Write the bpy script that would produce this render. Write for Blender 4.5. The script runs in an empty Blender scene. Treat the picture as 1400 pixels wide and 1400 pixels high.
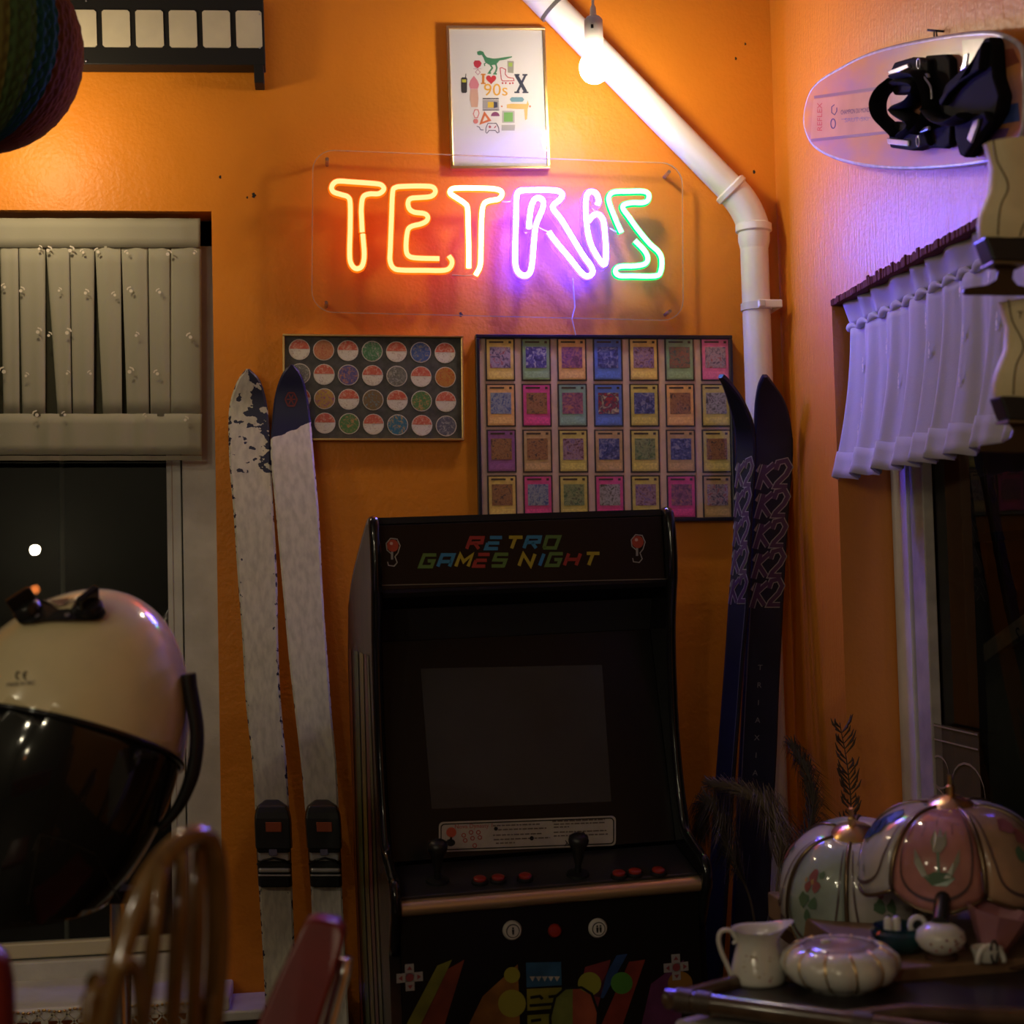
import bpy, bmesh, math, random
from mathutils import Vector, Matrix
random.seed(7)
S = bpy.context.scene
COL = S.collection
PI = math.pi

# ------------------------------------------------------------------ camera, world, light, exposure
F = 2040.0                      # focal length in pixels of the 1400 px frame
D = 3.19                        # distance of the back wall
CAM = Vector((0, 0, 1.45))
TH, PT, RO = math.radians(7.5), math.radians(2.7), math.radians(1.45)
fw = Vector((math.sin(TH)*math.cos(PT), math.cos(TH)*math.cos(PT), math.sin(PT)))
r0 = Vector((math.cos(TH), -math.sin(TH), 0)); u0 = r0.cross(fw)
rt = r0*math.cos(RO) - u0*math.sin(RO); up = u0*math.cos(RO) + r0*math.sin(RO)
cd = bpy.data.cameras.new('camera'); co = bpy.data.objects.new('camera', cd); COL.objects.link(co)
M3 = Matrix((rt, up, -fw)).transposed()
co.matrix_world = Matrix.Translation(CAM) @ M3.to_4x4()
cd.sensor_width = 24; cd.sensor_height = 24; cd.sensor_fit = 'HORIZONTAL'; cd.lens = 24*F/1400
cd.clip_start = 0.02
cd.dof.use_dof = True; cd.dof.focus_distance = 2.9; cd.dof.aperture_fstop = 2.6
S.camera = co
w = bpy.data.worlds.new('night'); S.world = w; w.use_nodes = True
w.node_tree.nodes['Background'].inputs[0].default_value = (0.35, 0.45, 0.6, 1)
w.node_tree.nodes['Background'].inputs[1].default_value = 0.004
S.view_settings.view_transform = 'Standard'; S.view_settings.look = 'None'
S.view_settings.gamma = 1.0; S.view_settings.use_curve_mapping = False
S.view_settings.exposure = 0.0
BULB = 150.0      # strength of the glass of the pendant bulb
NEON = 1.0
ROOM = 2.15
def lamp(loc, e, col=(1, .86, .58), r=.03):
    l = bpy.data.lights.new('room_or_fill_lamp', 'POINT'); l.energy = e*ROOM; l.color = col; l.shadow_soft_size = r
    o = bpy.data.objects.new('room_or_fill_lamp', l); COL.objects.link(o); o.location = loc; return o
# the bare bulbs of the rest of the room, strung behind the camera
lamp((-1.45, -.55, 2.2), 6.0)
lamp((-.95, -1.6, 2.35), 6.0)
lamp((-1.75, .6, 2.45), 5.0)
lamp((-1.9, -1.5, 2.1), 4.0)

# ------------------------------------------------------------------ pixel helpers (points on real surfaces)
def ray(px, py): return fw + rt*((px-700)/F) + up*((700-py)/F)
def bw(px, py, off=0.0):
    d = ray(px, py); return CAM + d*((D-off)/d.y)
def dep(px, py, y):
    d = ray(px, py); return CAM + d*(y/d.y)
RX = 1.033
def rw(px, py, off=0.0):
    d = ray(px, py); return CAM + d*((RX-off)/d.x)
def atz(px, py, z):
    d = ray(px, py); return CAM + d*((z-CAM.z)/d.z)

for px_, py_, e_, c_ in ((48, 752, 3.0, (1, .86, .58)), (48, 806, .12, (1, .25, .05))):
    q_ = dep(px_, py_, 2*(D+.09+.025)+2.2)          # seen mirrored in the left window
    lamp((q_.x, -2.2, q_.z), e_, c_, .024)
# ------------------------------------------------------------------ materials
MATS = {}
def mat(name, col, rough=.5, metal=0., spec=.5, var=0., vscale=8., bump=0., bscale=60., emit=None, es=0., coat=0., trans=0., coords='Object', col2=None, stretch=None):
    if name in MATS: return MATS[name]
    m = bpy.data.materials.new(name); m.use_nodes = True
    nt = m.node_tree; b = nt.nodes['Principled BSDF']
    b.inputs['Base Color'].default_value = (*col, 1); b.inputs['Roughness'].default_value = rough
    b.inputs['Metallic'].default_value = metal; b.inputs['Specular IOR Level'].default_value = spec
    b.inputs['Coat Weight'].default_value = coat; b.inputs['Coat Roughness'].default_value = .08
    b.inputs['Transmission Weight'].default_value = trans
    if emit: b.inputs['Emission Color'].default_value = (*emit, 1); b.inputs['Emission Strength'].default_value = es
    if var > 0 or bump > 0 or col2:
        tc = nt.nodes.new('ShaderNodeTexCoord'); src = tc.outputs[coords]
        if stretch:
            mp = nt.nodes.new('ShaderNodeMapping'); mp.inputs['Scale'].default_value = stretch
            nt.links.new(src, mp.inputs[0]); src = mp.outputs[0]
        if var > 0 or col2:
            n = nt.nodes.new('ShaderNodeTexNoise'); n.inputs['Scale'].default_value = vscale; n.inputs['Detail'].default_value = 5
            nt.links.new(src, n.inputs['Vector'])
            rp = nt.nodes.new('ShaderNodeValToRGB')
            c2 = col2 or tuple(c*(1-var) for c in col)
            c1 = col if col2 else tuple(min(1, c*(1+var*.5)) for c in col)
            rp.color_ramp.elements[0].position = .35; rp.color_ramp.elements[1].position = .65
            rp.color_ramp.elements[0].color = (*c2, 1); rp.color_ramp.elements[1].color = (*c1, 1)
            nt.links.new(n.outputs['Fac'], rp.inputs[0]); nt.links.new(rp.outputs[0], b.inputs['Base Color'])
        if bump > 0:
            n2 = nt.nodes.new('ShaderNodeTexNoise'); n2.inputs['Scale'].default_value = bscale; n2.inputs['Detail'].default_value = 4
            nt.links.new(src, n2.inputs['Vector'])
            bp = nt.nodes.new('ShaderNodeBump'); bp.inputs['Strength'].default_value = bump; bp.inputs['Distance'].default_value = .004
            nt.links.new(n2.outputs['Fac'], bp.inputs['Height']); nt.links.new(bp.outputs[0], b.inputs['Normal'])
    MATS[name] = m
    return m
def glass_mat(name, tint=(1, 1, 1), rough=.02, ior=1.45, extra=0.0, gl=(1, 1, 1)):
    if name in MATS: return MATS[name]
    m = bpy.data.materials.new(name); m.use_nodes = True; nt = m.node_tree
    for n in list(nt.nodes):
        if n.type == 'BSDF_PRINCIPLED': nt.nodes.remove(n)
    out = nt.nodes['Material Output']
    t = nt.nodes.new('ShaderNodeBsdfTransparent'); t.inputs[0].default_value = (*tint, 1)
    g = nt.nodes.new('ShaderNodeBsdfGlossy'); g.inputs['Roughness'].default_value = rough; g.inputs[0].default_value = (*gl, 1)
    # Schlick reflectance, the same from both faces of the thin pane
    ge = nt.nodes.new('ShaderNodeNewGeometry'); dt = nt.nodes.new('ShaderNodeVectorMath'); dt.operation = 'DOT_PRODUCT'
    nt.links.new(ge.outputs['Normal'], dt.inputs[0]); nt.links.new(ge.outputs['Incoming'], dt.inputs[1])
    f0 = ((ior-1)/(ior+1))**2
    def mth(op, x, y=None):
        q = nt.nodes.new('ShaderNodeMath'); q.operation = op; q.use_clamp = op in ('ADD', 'SUBTRACT')
        for k, v in enumerate((x, y)):
            if v is None: continue
            if isinstance(v, (int, float)): q.inputs[k].default_value = v
            else: nt.links.new(v, q.inputs[k])
        return q
    ab = mth('ABSOLUTE', dt.outputs['Value']); pw = mth('POWER', mth('SUBTRACT', 1.0, ab.outputs[0]).outputs[0], 5.0)
    ad = mth('ADD', mth('MULTIPLY', pw.outputs[0], 1-f0).outputs[0], f0+extra)
    mx = nt.nodes.new('ShaderNodeMixShader')
    nt.links.new(ad.outputs[0], mx.inputs[0]); nt.links.new(t.outputs[0], mx.inputs[1]); nt.links.new(g.outputs[0], mx.inputs[2])
    nt.links.new(mx.outputs[0], out.inputs[0]); MATS[name] = m
    return m
def cloth_mat(name, col, transp=.25, transl=.3):
    m = bpy.data.materials.new(name); m.use_nodes = True; nt = m.node_tree
    for n in list(nt.nodes):
        if n.type == 'BSDF_PRINCIPLED': nt.nodes.remove(n)
    out = nt.nodes['Material Output']
    d = nt.nodes.new('ShaderNodeBsdfDiffuse'); d.inputs[0].default_value = (*col, 1)
    t = nt.nodes.new('ShaderNodeBsdfTranslucent'); t.inputs[0].default_value = (*col, 1)
    p = nt.nodes.new('ShaderNodeBsdfTransparent')
    m1 = nt.nodes.new('ShaderNodeMixShader'); m1.inputs[0].default_value = transl
    m2 = nt.nodes.new('ShaderNodeMixShader'); m2.inputs[0].default_value = transp
    nt.links.new(d.outputs[0], m1.inputs[1]); nt.links.new(t.outputs[0], m1.inputs[2])
    nt.links.new(m1.outputs[0], m2.inputs[1]); nt.links.new(p.outputs[0], m2.inputs[2])
    tc = nt.nodes.new('ShaderNodeTexCoord'); n = nt.nodes.new('ShaderNodeTexNoise'); n.inputs['Scale'].default_value = 300
    bp = nt.nodes.new('ShaderNodeBump'); bp.inputs['Strength'].default_value = .2; bp.inputs['Distance'].default_value = .001
    nt.links.new(tc.outputs['Object'], n.inputs['Vector']); nt.links.new(n.outputs['Fac'], bp.inputs['Height']); nt.links.new(bp.outputs[0], d.inputs['Normal'])
    nt.links.new(m2.outputs[0], out.inputs[0]); MATS[name] = m
    return m
def emis(name, col, s):
    if name in MATS: return MATS[name]
    m = bpy.data.materials.new(name); m.use_nodes = True; nt = m.node_tree
    for n in list(nt.nodes):
        if n.type == 'BSDF_PRINCIPLED': nt.nodes.remove(n)
    e = nt.nodes.new('ShaderNodeEmission'); e.inputs[0].default_value = (*col, 1); e.inputs[1].default_value = s
    nt.links.new(e.outputs[0], nt.nodes['Material Output'].inputs[0]); MATS[name] = m
    return m

def wall_mat(name, col, streak=False, rough=.42, spec=.25):
    m = bpy.data.materials.new(name); m.use_nodes = True; nt = m.node_tree; b = nt.nodes['Principled BSDF']
    tc = nt.nodes.new('ShaderNodeTexCoord')
    n = nt.nodes.new('ShaderNodeTexNoise'); n.inputs['Scale'].default_value = 3.0; n.inputs['Detail'].default_value = 6
    nt.links.new(tc.outputs['Object'], n.inputs['Vector'])
    rp = nt.nodes.new('ShaderNodeValToRGB'); rp.color_ramp.elements[0].position = .3; rp.color_ramp.elements[1].position = .7
    rp.color_ramp.elements[0].color = (*[c*.86 for c in col], 1); rp.color_ramp.elements[1].color = (*col, 1)
    nt.links.new(n.outputs['Fac'], rp.inputs[0]); nt.links.new(rp.outputs[0], b.inputs['Base Color'])
    b.inputs['Roughness'].default_value = rough; b.inputs['Specular IOR Level'].default_value = spec
    mp = nt.nodes.new('ShaderNodeMapping'); mp.inputs['Scale'].default_value = (1, 7, .6) if streak else (1, 1, 1)
    nt.links.new(tc.outputs['Object'], mp.inputs[0])
    n1 = nt.nodes.new('ShaderNodeTexNoise'); n1.inputs['Scale'].default_value = 26; n1.inputs['Detail'].default_value = 3
    n2 = nt.nodes.new('ShaderNodeTexNoise'); n2.inputs['Scale'].default_value = 130; n2.inputs['Detail'].default_value = 4
    nt.links.new(mp.outputs[0], n1.inputs['Vector']); nt.links.new(tc.outputs['Object'], n2.inputs['Vector'])
    ad = nt.nodes.new('ShaderNodeMath'); ad.operation = 'MULTIPLY_ADD'; ad.inputs[1].default_value = .5
    nt.links.new(n2.outputs['Fac'], ad.inputs[0]); nt.links.new(n1.outputs['Fac'], ad.inputs[2])
    bp = nt.nodes.new('ShaderNodeBump'); bp.inputs['Strength'].default_value = .35; bp.inputs['Distance'].default_value = .006
    nt.links.new(ad.outputs[0], bp.inputs['Height']); nt.links.new(bp.outputs[0], b.inputs['Normal'])
    MATS[name] = m
    return m

WALL = (.76, .258, .018)
M_wall = wall_mat('orange_wall_paint', WALL)
M_wallr = wall_mat('orange_wall_paint_brushed', WALL, True, .42, 1.0)
M_ceil = mat('ceiling_paint', (.30, .28, .24), .8)
M_far = mat('far_wall_paint', (.10, .10, .085), .8)
M_floor = mat('floor_boards', (.05, .04, .03), .5, var=.4, vscale=4, stretch=(1, 12, 1))
M_white = mat('white_paint', (.62, .60, .56), .45, var=.12, vscale=14, bump=.15, bscale=90)
M_cream = mat('cream_shell', (.72, .61, .36), .16, coat=.6, var=.05, vscale=20)
M_black = mat('black_plastic', (.009, .009, .010), .3)
M_blackm = mat('black_matte', (.008, .008, .0085), .6, spec=.3)
M_blackg = mat('black_gloss', (.008, .008, .009), .12)
M_gold = mat('brass', (.85, .58, .22), .28, metal=1)
M_chrome = mat('chrome', (.75, .75, .77), .16, metal=1)
M_steel = mat('steel', (.5, .5, .52), .3, metal=1)
M_pvc = mat('white_pvc', (.78, .77, .74), .3, var=.04, vscale=12)
M_glass = glass_mat('clear_glass')
M_pane = glass_mat('window_glass', (.55, .58, .58), .0, 1.5, .03)
M_acryl = glass_mat('clear_acrylic', (.97, .97, .97), .06, 1.45)
M_acryl_e = mat('acrylic_edge', (.75, .55, .4), .15, trans=.6)
M_dark = mat('dark_void', (.01, .009, .008), .8)
M_red = mat('red_vinyl', (.17, .012, .011), .28, var=.15, vscale=20)
M_wood = mat('varnished_wood', (.165, .085, .022), .16, coat=.7, var=.3, vscale=12, stretch=(6, 6, 1))
M_bamboo = mat('dark_bamboo', (.085, .05, .028), .22, coat=.5, var=.35, vscale=30)
M_brown = mat('dark_brown_wood', (.07, .03, .015), .55, var=.3, vscale=20)
M_porc = mat('white_porcelain', (.66, .64, .58), .10, coat=.5)
M_lace = mat('lace_thread', (.60, .56, .46), .8)
def C(name, r, g, b, rough=.5, **k): return mat(name, (r, g, b), rough, **k)

# ------------------------------------------------------------------ object helpers
def tag(o, label=None, cat=None, group=None, kind=None):
    if label: o['label'] = label
    if cat: o['category'] = cat
    if group: o['group'] = group
    if kind: o['kind'] = kind
    return o
def thing(name, label, cat, loc=(0, 0, 0), mtx=None, group=None):
    o = bpy.data.objects.new(name, None); COL.objects.link(o); o.empty_display_size = .05
    o.matrix_world = mtx if mtx is not None else Matrix.Translation(Vector(loc))
    return tag(o, label, cat, group)
def frame_mtx(origin, u, v):
    """local x = u (right), local z = v (up), local y = into the surface"""
    u = Vector(u).normalized(); v = Vector(v); v = (v - u*v.dot(u)).normalized(); y = v.cross(u)
    m = Matrix((u, y, v)).transposed().to_4x4(); m.translation = origin
    return m
class MB:
    def __init__(self, inv=None): self.v = []; self.f = []; self.uv = None; self.inv = inv
    def add(self, vs, fs):
        b = len(self.v); self.v += [Vector(p) for p in vs]; self.f += [[b+i for i in f] for f in fs]; return self
    def box(self, x0, x1, y0, y1, z0, z1):
        vs = [(x, y, z) for x in (x0, x1) for y in (y0, y1) for z in (z0, z1)]
        return self.add(vs, [(0, 1, 3, 2), (4, 6, 7, 5), (0, 4, 5, 1), (2, 3, 7, 6), (0, 2, 6, 4), (1, 5, 7, 3)])
    def prism(self, poly, y0, y1):
        n = len(poly); vs = [(p[0], y0, p[1]) for p in poly] + [(p[0], y1, p[1]) for p in poly]
        return self.add(vs, [list(range(n)), list(range(2*n-1, n-1, -1))] + [(i, n+i, n+(i+1) % n, (i+1) % n) for i in range(n)])
    def tube(self, path, r, n=12, closed=False, flat=None):
        P = [Vector(p) for p in path]; N = len(P); rr = r if isinstance(r, (list, tuple)) else [r]*N
        T = []
        for i in range(N):
            a = P[(i-1) % N] if (closed or i > 0) else P[i]; b = P[(i+1) % N] if (closed or i < N-1) else P[i]
            t = (b-a); T.append(t.normalized() if t.length > 1e-9 else Vector((0, 0, 1)))
        ref = Vector((0, 1, 0)) if abs(T[0].y) < .9 else Vector((1, 0, 0))
        nrm = (ref - T[0]*ref.dot(T[0])).normalized(); vs = []
        for i in range(N):
            nrm = (nrm - T[i]*nrm.dot(T[i])); nrm = nrm.normalized() if nrm.length > 1e-6 else T[i].orthogonal().normalized()
            bn = T[i].cross(nrm)
            fx, fy = (flat if flat else (1, 1))
            for k in range(n):
                a = 2*PI*k/n; vs.append(P[i] + nrm*(math.cos(a)*rr[i]*fx) + bn*(math.sin(a)*rr[i]*fy))
        fs = []
        for i in range(N if closed else N-1):
            j = (i+1) % N
            for k in range(n): fs.append((i*n+k, i*n+(k+1) % n, j*n+(k+1) % n, j*n+k))
        if not closed: fs += [list(range(n-1, -1, -1)), [(N-1)*n+k for k in range(n)]]
        return self.add(vs, fs)
    def lathe(self, prof, n=32, m=None, cap=True, lobes=0, amp=0.):
        m = m or Matrix.Identity(4); vs = []
        for r, z in prof:
            for k in range(n):
                a = 2*PI*k/n; q = r*(1+amp*(abs(math.cos(a*lobes/2))-.6)) if lobes else r
                vs.append(m @ Vector((q*math.cos(a), q*math.sin(a), z)))
        L = len(prof); fs = [(i*n+k, i*n+(k+1) % n, (i+1)*n+(k+1) % n, (i+1)*n+k) for i in range(L-1) for k in range(n)]
        if cap: fs += [list(range(n-1, -1, -1)), [(L-1)*n+k for k in range(n)]]
        return self.add(vs, fs)
    def ball(self, c, r, nu=20, nv=12):
        r = r if isinstance(r, (tuple, list)) else (r, r, r); c = Vector(c)
        vs = [c + Vector((0, 0, -r[2]))]
        for j in range(1, nv):
            p = PI*j/nv - PI/2
            for k in range(nu):
                a = 2*PI*k/nu; vs.append(c + Vector((r[0]*math.cos(p)*math.cos(a), r[1]*math.cos(p)*math.sin(a), r[2]*math.sin(p))))
        vs.append(c + Vector((0, 0, r[2])))
        fs = [(0, 1+(k+1) % nu, 1+k) for k in range(nu)]
        for j in range(nv-2):
            for k in range(nu): fs.append((1+j*nu+k, 1+j*nu+(k+1) % nu, 1+(j+1)*nu+(k+1) % nu, 1+(j+1)*nu+k))
        t = 1+(nv-1)*nu; fs += [(t, 1+(nv-2)*nu+k, 1+(nv-2)*nu+(k+1) % nu) for k in range(nu)]
        return self.add(vs, fs)
    def grid(self, fn, nu, nv, th=0.):
        P = [[Vector(fn(i/nu, j/nv)) for i in range(nu+1)] for j in range(nv+1)]
        vs = [p for row in P for p in row]; W = nu+1
        fs = [(j*W+i, j*W+i+1, (j+1)*W+i+1, (j+1)*W+i) for j in range(nv) for i in range(nu)]
        self.add(vs, fs)
        return self
    def stroke(self, pts, wd, fn, closed=False):
        """flat band of width wd along 2-D points, mapped to 3-D by fn"""
        P = [Vector(p) for p in pts]; N = len(P); L = []; R = []
        for i in range(N):
            a = P[(i-1) % N] if (closed or i > 0) else None; b = P[(i+1) % N] if (closed or i < N-1) else None
            d1 = (P[i]-a).normalized() if a is not None and (P[i]-a).length > 1e-9 else None
            d2 = (b-P[i]).normalized() if b is not None and (b-P[i]).length > 1e-9 else None
            d1 = d1 or d2; d2 = d2 or d1
            n1 = Vector((-d1.y, d1.x)); n2 = Vector((-d2.y, d2.x)); m = n1+n2
            m = m.normalized() if m.length > 1e-6 else n1
            k = min(1/max(m.dot(n1), .35), 2.0)
            L.append(P[i]+m*(wd/2*k)); R.append(P[i]-m*(wd/2*k))
        vs = [fn(p.x, p.y) for p in L] + [fn(p.x, p.y) for p in R]
        fs = [(i, N+i, N+(i+1) % N, (i+1) % N) for i in range(N if closed else N-1)]
        return self.add(vs, fs)
    def poly(self, pts, fn):
        return self.add([fn(p[0], p[1]) for p in pts], [list(range(len(pts)))])
    def disc(self, cx, cy, rx, fn, ry=None, n=20, a0=0, a1=2*PI):
        ry = ry or rx
        return self.poly([(cx+rx*math.cos(a0+(a1-a0)*i/n), cy+ry*math.sin(a0+(a1-a0)*i/n)) for i in range(n + (0 if abs(a1-a0-2*PI) < 1e-6 else 1))], fn)
    def build(self, name, m, parent=None, smooth=None, bevel=0., seg=2, solid=0., label=None, subsurf=0):
        me = bpy.data.meshes.new(name); vs = self.v
        if self.inv is not None: vs = [self.inv @ p for p in vs]
        me.from_pydata([tuple(p) for p in vs], [], self.f); me.update()
        bm = bmesh.new(); bm.from_mesh(me)
        if not getattr(self, 'keep', False): bmesh.ops.recalc_face_normals(bm, faces=bm.faces)
        bm.to_mesh(me); bm.free()
        if m: me.materials.append(m)
        o = bpy.data.objects.new(name, me); COL.objects.link(o)
        if parent: o.parent = parent
        if smooth is not None:
            me.polygons.foreach_set('use_smooth', [True]*len(me.polygons))
            if smooth > 0: me.set_sharp_from_angle(angle=math.radians(smooth))
        if solid:
            md = o.modifiers.new('s', 'SOLIDIFY'); md.thickness = solid; md.offset = 0
        if bevel:
            md = o.modifiers.new('b', 'BEVEL'); md.width = bevel; md.segments = seg; md.limit_method = 'ANGLE'
        if subsurf:
            md = o.modifiers.new('u', 'SUBSURF'); md.levels = subsurf; md.render_levels = subsurf
        if label: o['label'] = label
        return o
def struct(o): o['kind'] = 'structure'; return o
def spline(pts, n=8, closed=False):
    P = [Vector(p) for p in pts]; N = len(P); out = []
    for i in range(N if closed else N-1):
        a = P[(i-1) % N] if (closed or i > 0) else P[i]*2-P[i+1]; b = P[i]; c = P[(i+1) % N]
        d = P[(i+2) % N] if (closed or i < N-2) else c*2-b
        for k in range(n):
            t = k/n; out.append(.5*((2*b)+(c-a)*t+(2*a-5*b+4*c-d)*t*t+(3*b-a-3*c+d)*t**3))
    if not closed: out.append(P[-1])
    return out
_font_cache = {}
def text_mb(mb, s, size, fn, align='CENTER', shear=0., sx=1.0):
    c = bpy.data.curves.new('t', 'FONT'); c.body = s; c.size = size; c.align_x = align; c.align_y = 'CENTER'; c.shear = shear; c.resolution_u = 3
    o = bpy.data.objects.new('t', c)
    me = bpy.data.meshes.new_from_object(o)
    mb.add([fn(v.co.x*sx, v.co.y) for v in me.vertices], [list(p.vertices) for p in me.polygons])
    bpy.data.objects.remove(o); bpy.data.curves.remove(c); bpy.data.meshes.remove(me)
    return mb
class Panel:
    """a rectangular thing on a plane, fitted to four picture corners (TL, TR, BR, BL)"""
    def __init__(self, corners, hit, n_y, name=None, label=None, cat=None, group=None):
        P = [hit(*c) for c in corners]; self.c = sum(P, Vector())/4
        u = ((P[1]-P[0])+(P[2]-P[3])); v = ((P[0]-P[3])+(P[1]-P[2]))
        self.W = u.length/2; self.H = v.length/2
        u.normalize(); v.normalize(); d = (u+Vector((v.dot(Vector((1, 0, 0))), 0, 0))*0)
        self.m = frame_mtx(self.c, u, v); self.inv = self.m.inverted(); self.e = None
        if name: self.e = thing(name, label, cat, mtx=self.m, group=group)
    def loc(self, px, py, y=0.0):
        o = self.inv @ CAM; d = self.inv.to_3x3() @ ray(px, py); t = (y-o.y)/d.y; return o + d*t
    def xz(self, px, py, y=0.0):
        p = self.loc(px, py, y); return (p.x, p.z)

# ------------------------------------------------------------------ the room
XL = -2.3; YB = -2.6; ZC = 2.95
W1R = bw(289, 290).x; W1T = bw(150, 288).z; WREC = .09
W1L = W1R - 1.0
SILLZ = dep(75, 1338, D+WREC).z
b = MB(); b.box(XL, W1L, D, D+.25, 0, ZC); b.box(W1R, RX+.3, D, D+.25, 0, ZC); b.box(W1L, W1R, D, D+.25, W1T, ZC); b.box(W1L, W1R, D, D+.25, 0, SILLZ-.03)
wb = struct(b.build('wall_back', M_wall))
W2Y1 = rw(1137, 415).y; W2T = 1.998; W2Y0 = 1.50; W2B = .86
b = MB(); b.box(RX, RX+.142, W2Y1, D, 0, ZC); b.box(RX, RX+.142, YB, W2Y0, 0, ZC); b.box(RX, RX+.142, W2Y0, W2Y1, W2T, ZC); b.box(RX, RX+.142, W2Y0, W2Y1, 0, W2B)
wr = struct(b.build('wall_right', M_wallr))
struct(MB().box(XL-.2, XL, YB, D, 0, ZC).build('wall_left', M_far))
struct(MB().box(XL, RX, YB-.2, YB, 0, ZC).build('wall_front', M_far))
fl = struct(MB().box(XL-.2, RX+.3, YB-.2, D+.25, -.1, 0).build('floor', M_floor))
struct(MB().box(XL-.2, RX+.3, YB-.2, D+.25, ZC, ZC+.1).build('ceiling', M_ceil))
# broken plaster edge over the right window
b = MB(); yy = W2Y1
while yy > W2Y0:
    s = random.uniform(.005, .012); k = 1 if 2.42 < yy < 2.68 else .4
    h = random.uniform(.002, .009)*k
    b.box(RX-random.uniform(.001, .004), RX+.05, yy-s, yy, W2T-.012, W2T+h); yy -= s
struct(b.build('trim_1', C('raw_plaster', .12, .02, .012, .9), bevel=.002))
# chips and small holes in the back wall paint
b = MB()
for px, py, r in ((347, 267, 2.6), (301, 242, 1.6), (338, 270, 1.2), (1019, 60, 1.4), (1006, 80, 1.6), (1031, 235, 2), (630, 430, 2.4)):
    p = bw(px, py, .0006); q = [(r*(1+.4*math.sin(3.1*i+px))*math.cos(i*PI/5), 1.5*r*math.sin(i*PI/5)) for i in range(10)]
    b.poly(q, lambda x, z, p=p: p+Vector((x/640, 0, z/640)))
b.build('paint_chip', M_dark, wb)['kind'] = 'stuff'

# ------------------------------------------------------------------ left window
def rel(o, e): return o
yw = D+WREC
win = struct(thing('window_1', None, None, (W1L, yw, SILLZ))); inv1 = win.matrix_world.inverted()
def wpx(px, y=yw): return dep(px, 900, y).x
def wpz(py, y=yw, px=120): return dep(px, py, y).z
xe = wpx(283); xm = wpx(252); xs = wpx(231)
zt = W1T; zb = SILLZ
b = MB(inv1); b.box(xm+.002, W1R, yw-.012, yw+.05, zb, zt); b.box(W1L, W1L+.05, yw-.012, yw+.05, zb, zt); b.box(W1L, W1R, yw-.012, yw+.05, zt-.06, zt)
b.build('window_frame', M_white, win, bevel=.003)
b = MB(inv1); b.box(xs, xm-.002, yw+.0, yw+.04, zb+.02, zt-.06)
b.box(xs+.008, xs+.012, yw-.003, yw+.0, zb+.05, zt-.06)
b.build('sash_stile', M_white, win, bevel=.004)
zr0 = wpz(1336); zr1 = wpz(1308); zr2 = wpz(1287)
b = MB(inv1); b.box(W1L+.05, xs, yw+.012, yw+.04, zr1, zr2); b.build('sash_rail', C('cream_rail', .62, .55, .38, .4), win, bevel=.004)
b = MB(inv1); b.box(W1L+.05, xm, yw-.004, yw+.04, zr0-.01, zr1-.004); b.build('frame_rail', M_white, win, bevel=.004)
b = MB(inv1); b.add([(W1L, yw+.025, zb), (W1R, yw+.025, zb), (W1R, yw+.025, zt), (W1L, yw+.025, zt)], [(0, 1, 2, 3)]); b.build('pane', M_pane, win)
b = MB(inv1); q = dep(85, 700, D+.9); b.tube([(q.x, q.y, 0.2), (q.x, q.y, 2.5)], .006, 8)
b.build('outside_rod', C('galvanised', .5, .48, .4, .4), win)
# night outside: a dark house wall across the street
struct(MB().box(-3.5, 3.8, 6.5, 6.7, -1, 5).build('wall_outside', C('outside_render', .03, .022, .016, .9, var=.5, vscale=2)))
# window board with a lace runner
zs2 = SILLZ
sb = struct(MB().box(W1L-.03, W1R+.02, D-.135, D+WREC+.03, zs2-.028, zs2).build('window_board', mat('sill_paint', (.68, .66, .66), .35, var=.1, vscale=9, bump=.3, bscale=14), bevel=.006, seg=3))
sb.name = 'trim_2'
lace = thing('lace_runner', 'cream crocheted lace edging hung along the front of the white window board', 'lace', (W1L, D-.14, zs2))
inv = lace.matrix_world.inverted(); b = MB(inv); yl = D-.141
x = W1L
cell = .014
nrow = 12
import itertools
for i in range(int((W1R-W1L)/cell)):
    for j in range(nrow):
        x0 = W1L+i*cell; z0 = zs2-.006-j*cell
        if (i+j) % 2 == 0:
            b.stroke([(x0, z0), (x0+cell, z0-cell)], .0032, lambda X, Z: Vector((X, yl, Z)))
            b.stroke([(x0+cell, z0), (x0, z0-cell)], .0032, lambda X, Z: Vector((X, yl, Z)))
        if (i*j) % 5 == 2: b.stroke([(x0, z0-cell/2), (x0+cell, z0-cell/2)], .007, lambda X, Z: Vector((X, yl-.0005, Z)))
o = b.build('lace_mesh', M_lace, lace, solid=.0012); o['kind'] = 'stuff'
b = MB(inv)
for i in range(60):
    xx = W1L+.4+i*.0098; b.ball((xx, yl-.004, zs2-.004+.002*math.sin(i)), (.003+.0015*(i % 3 == 0), .003, .003), 8, 6)
o = b.build('gold_beads', M_gold, lace, smooth=0); o['kind'] = 'stuff'; o['label'] = 'gold beaded edge'

# radiator under the wall
rz = bw(320, 1357).z; rx0 = bw(262, 1357).x; rx1 = bw(468, 1357).x
rad = thing('radiator', 'white panel radiator with a grille top, low on the wall behind the pale skis', 'radiator', ((rx0+rx1)/2, D, 0)); inv = rad.matrix_world.inverted()
MB(inv).box(rx0, rx1, D-.14, D-.004, rz-.02, rz).build('top_cover', M_white, rad, bevel=.004)
MB(inv).box(rx0+.005, rx1-.005, D-.125, D-.03, .12, rz-.05).build('core', M_blackm, rad)
for i in range(22):
    x0 = rx0 + (rx1-rx0)*(i+.1)/22
    MB(inv).box(x0, x0+(rx1-rx0)/22*.86, D-.138, D-.12, .1, rz-.045).build('fin', M_white, rad, bevel=.003)

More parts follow.
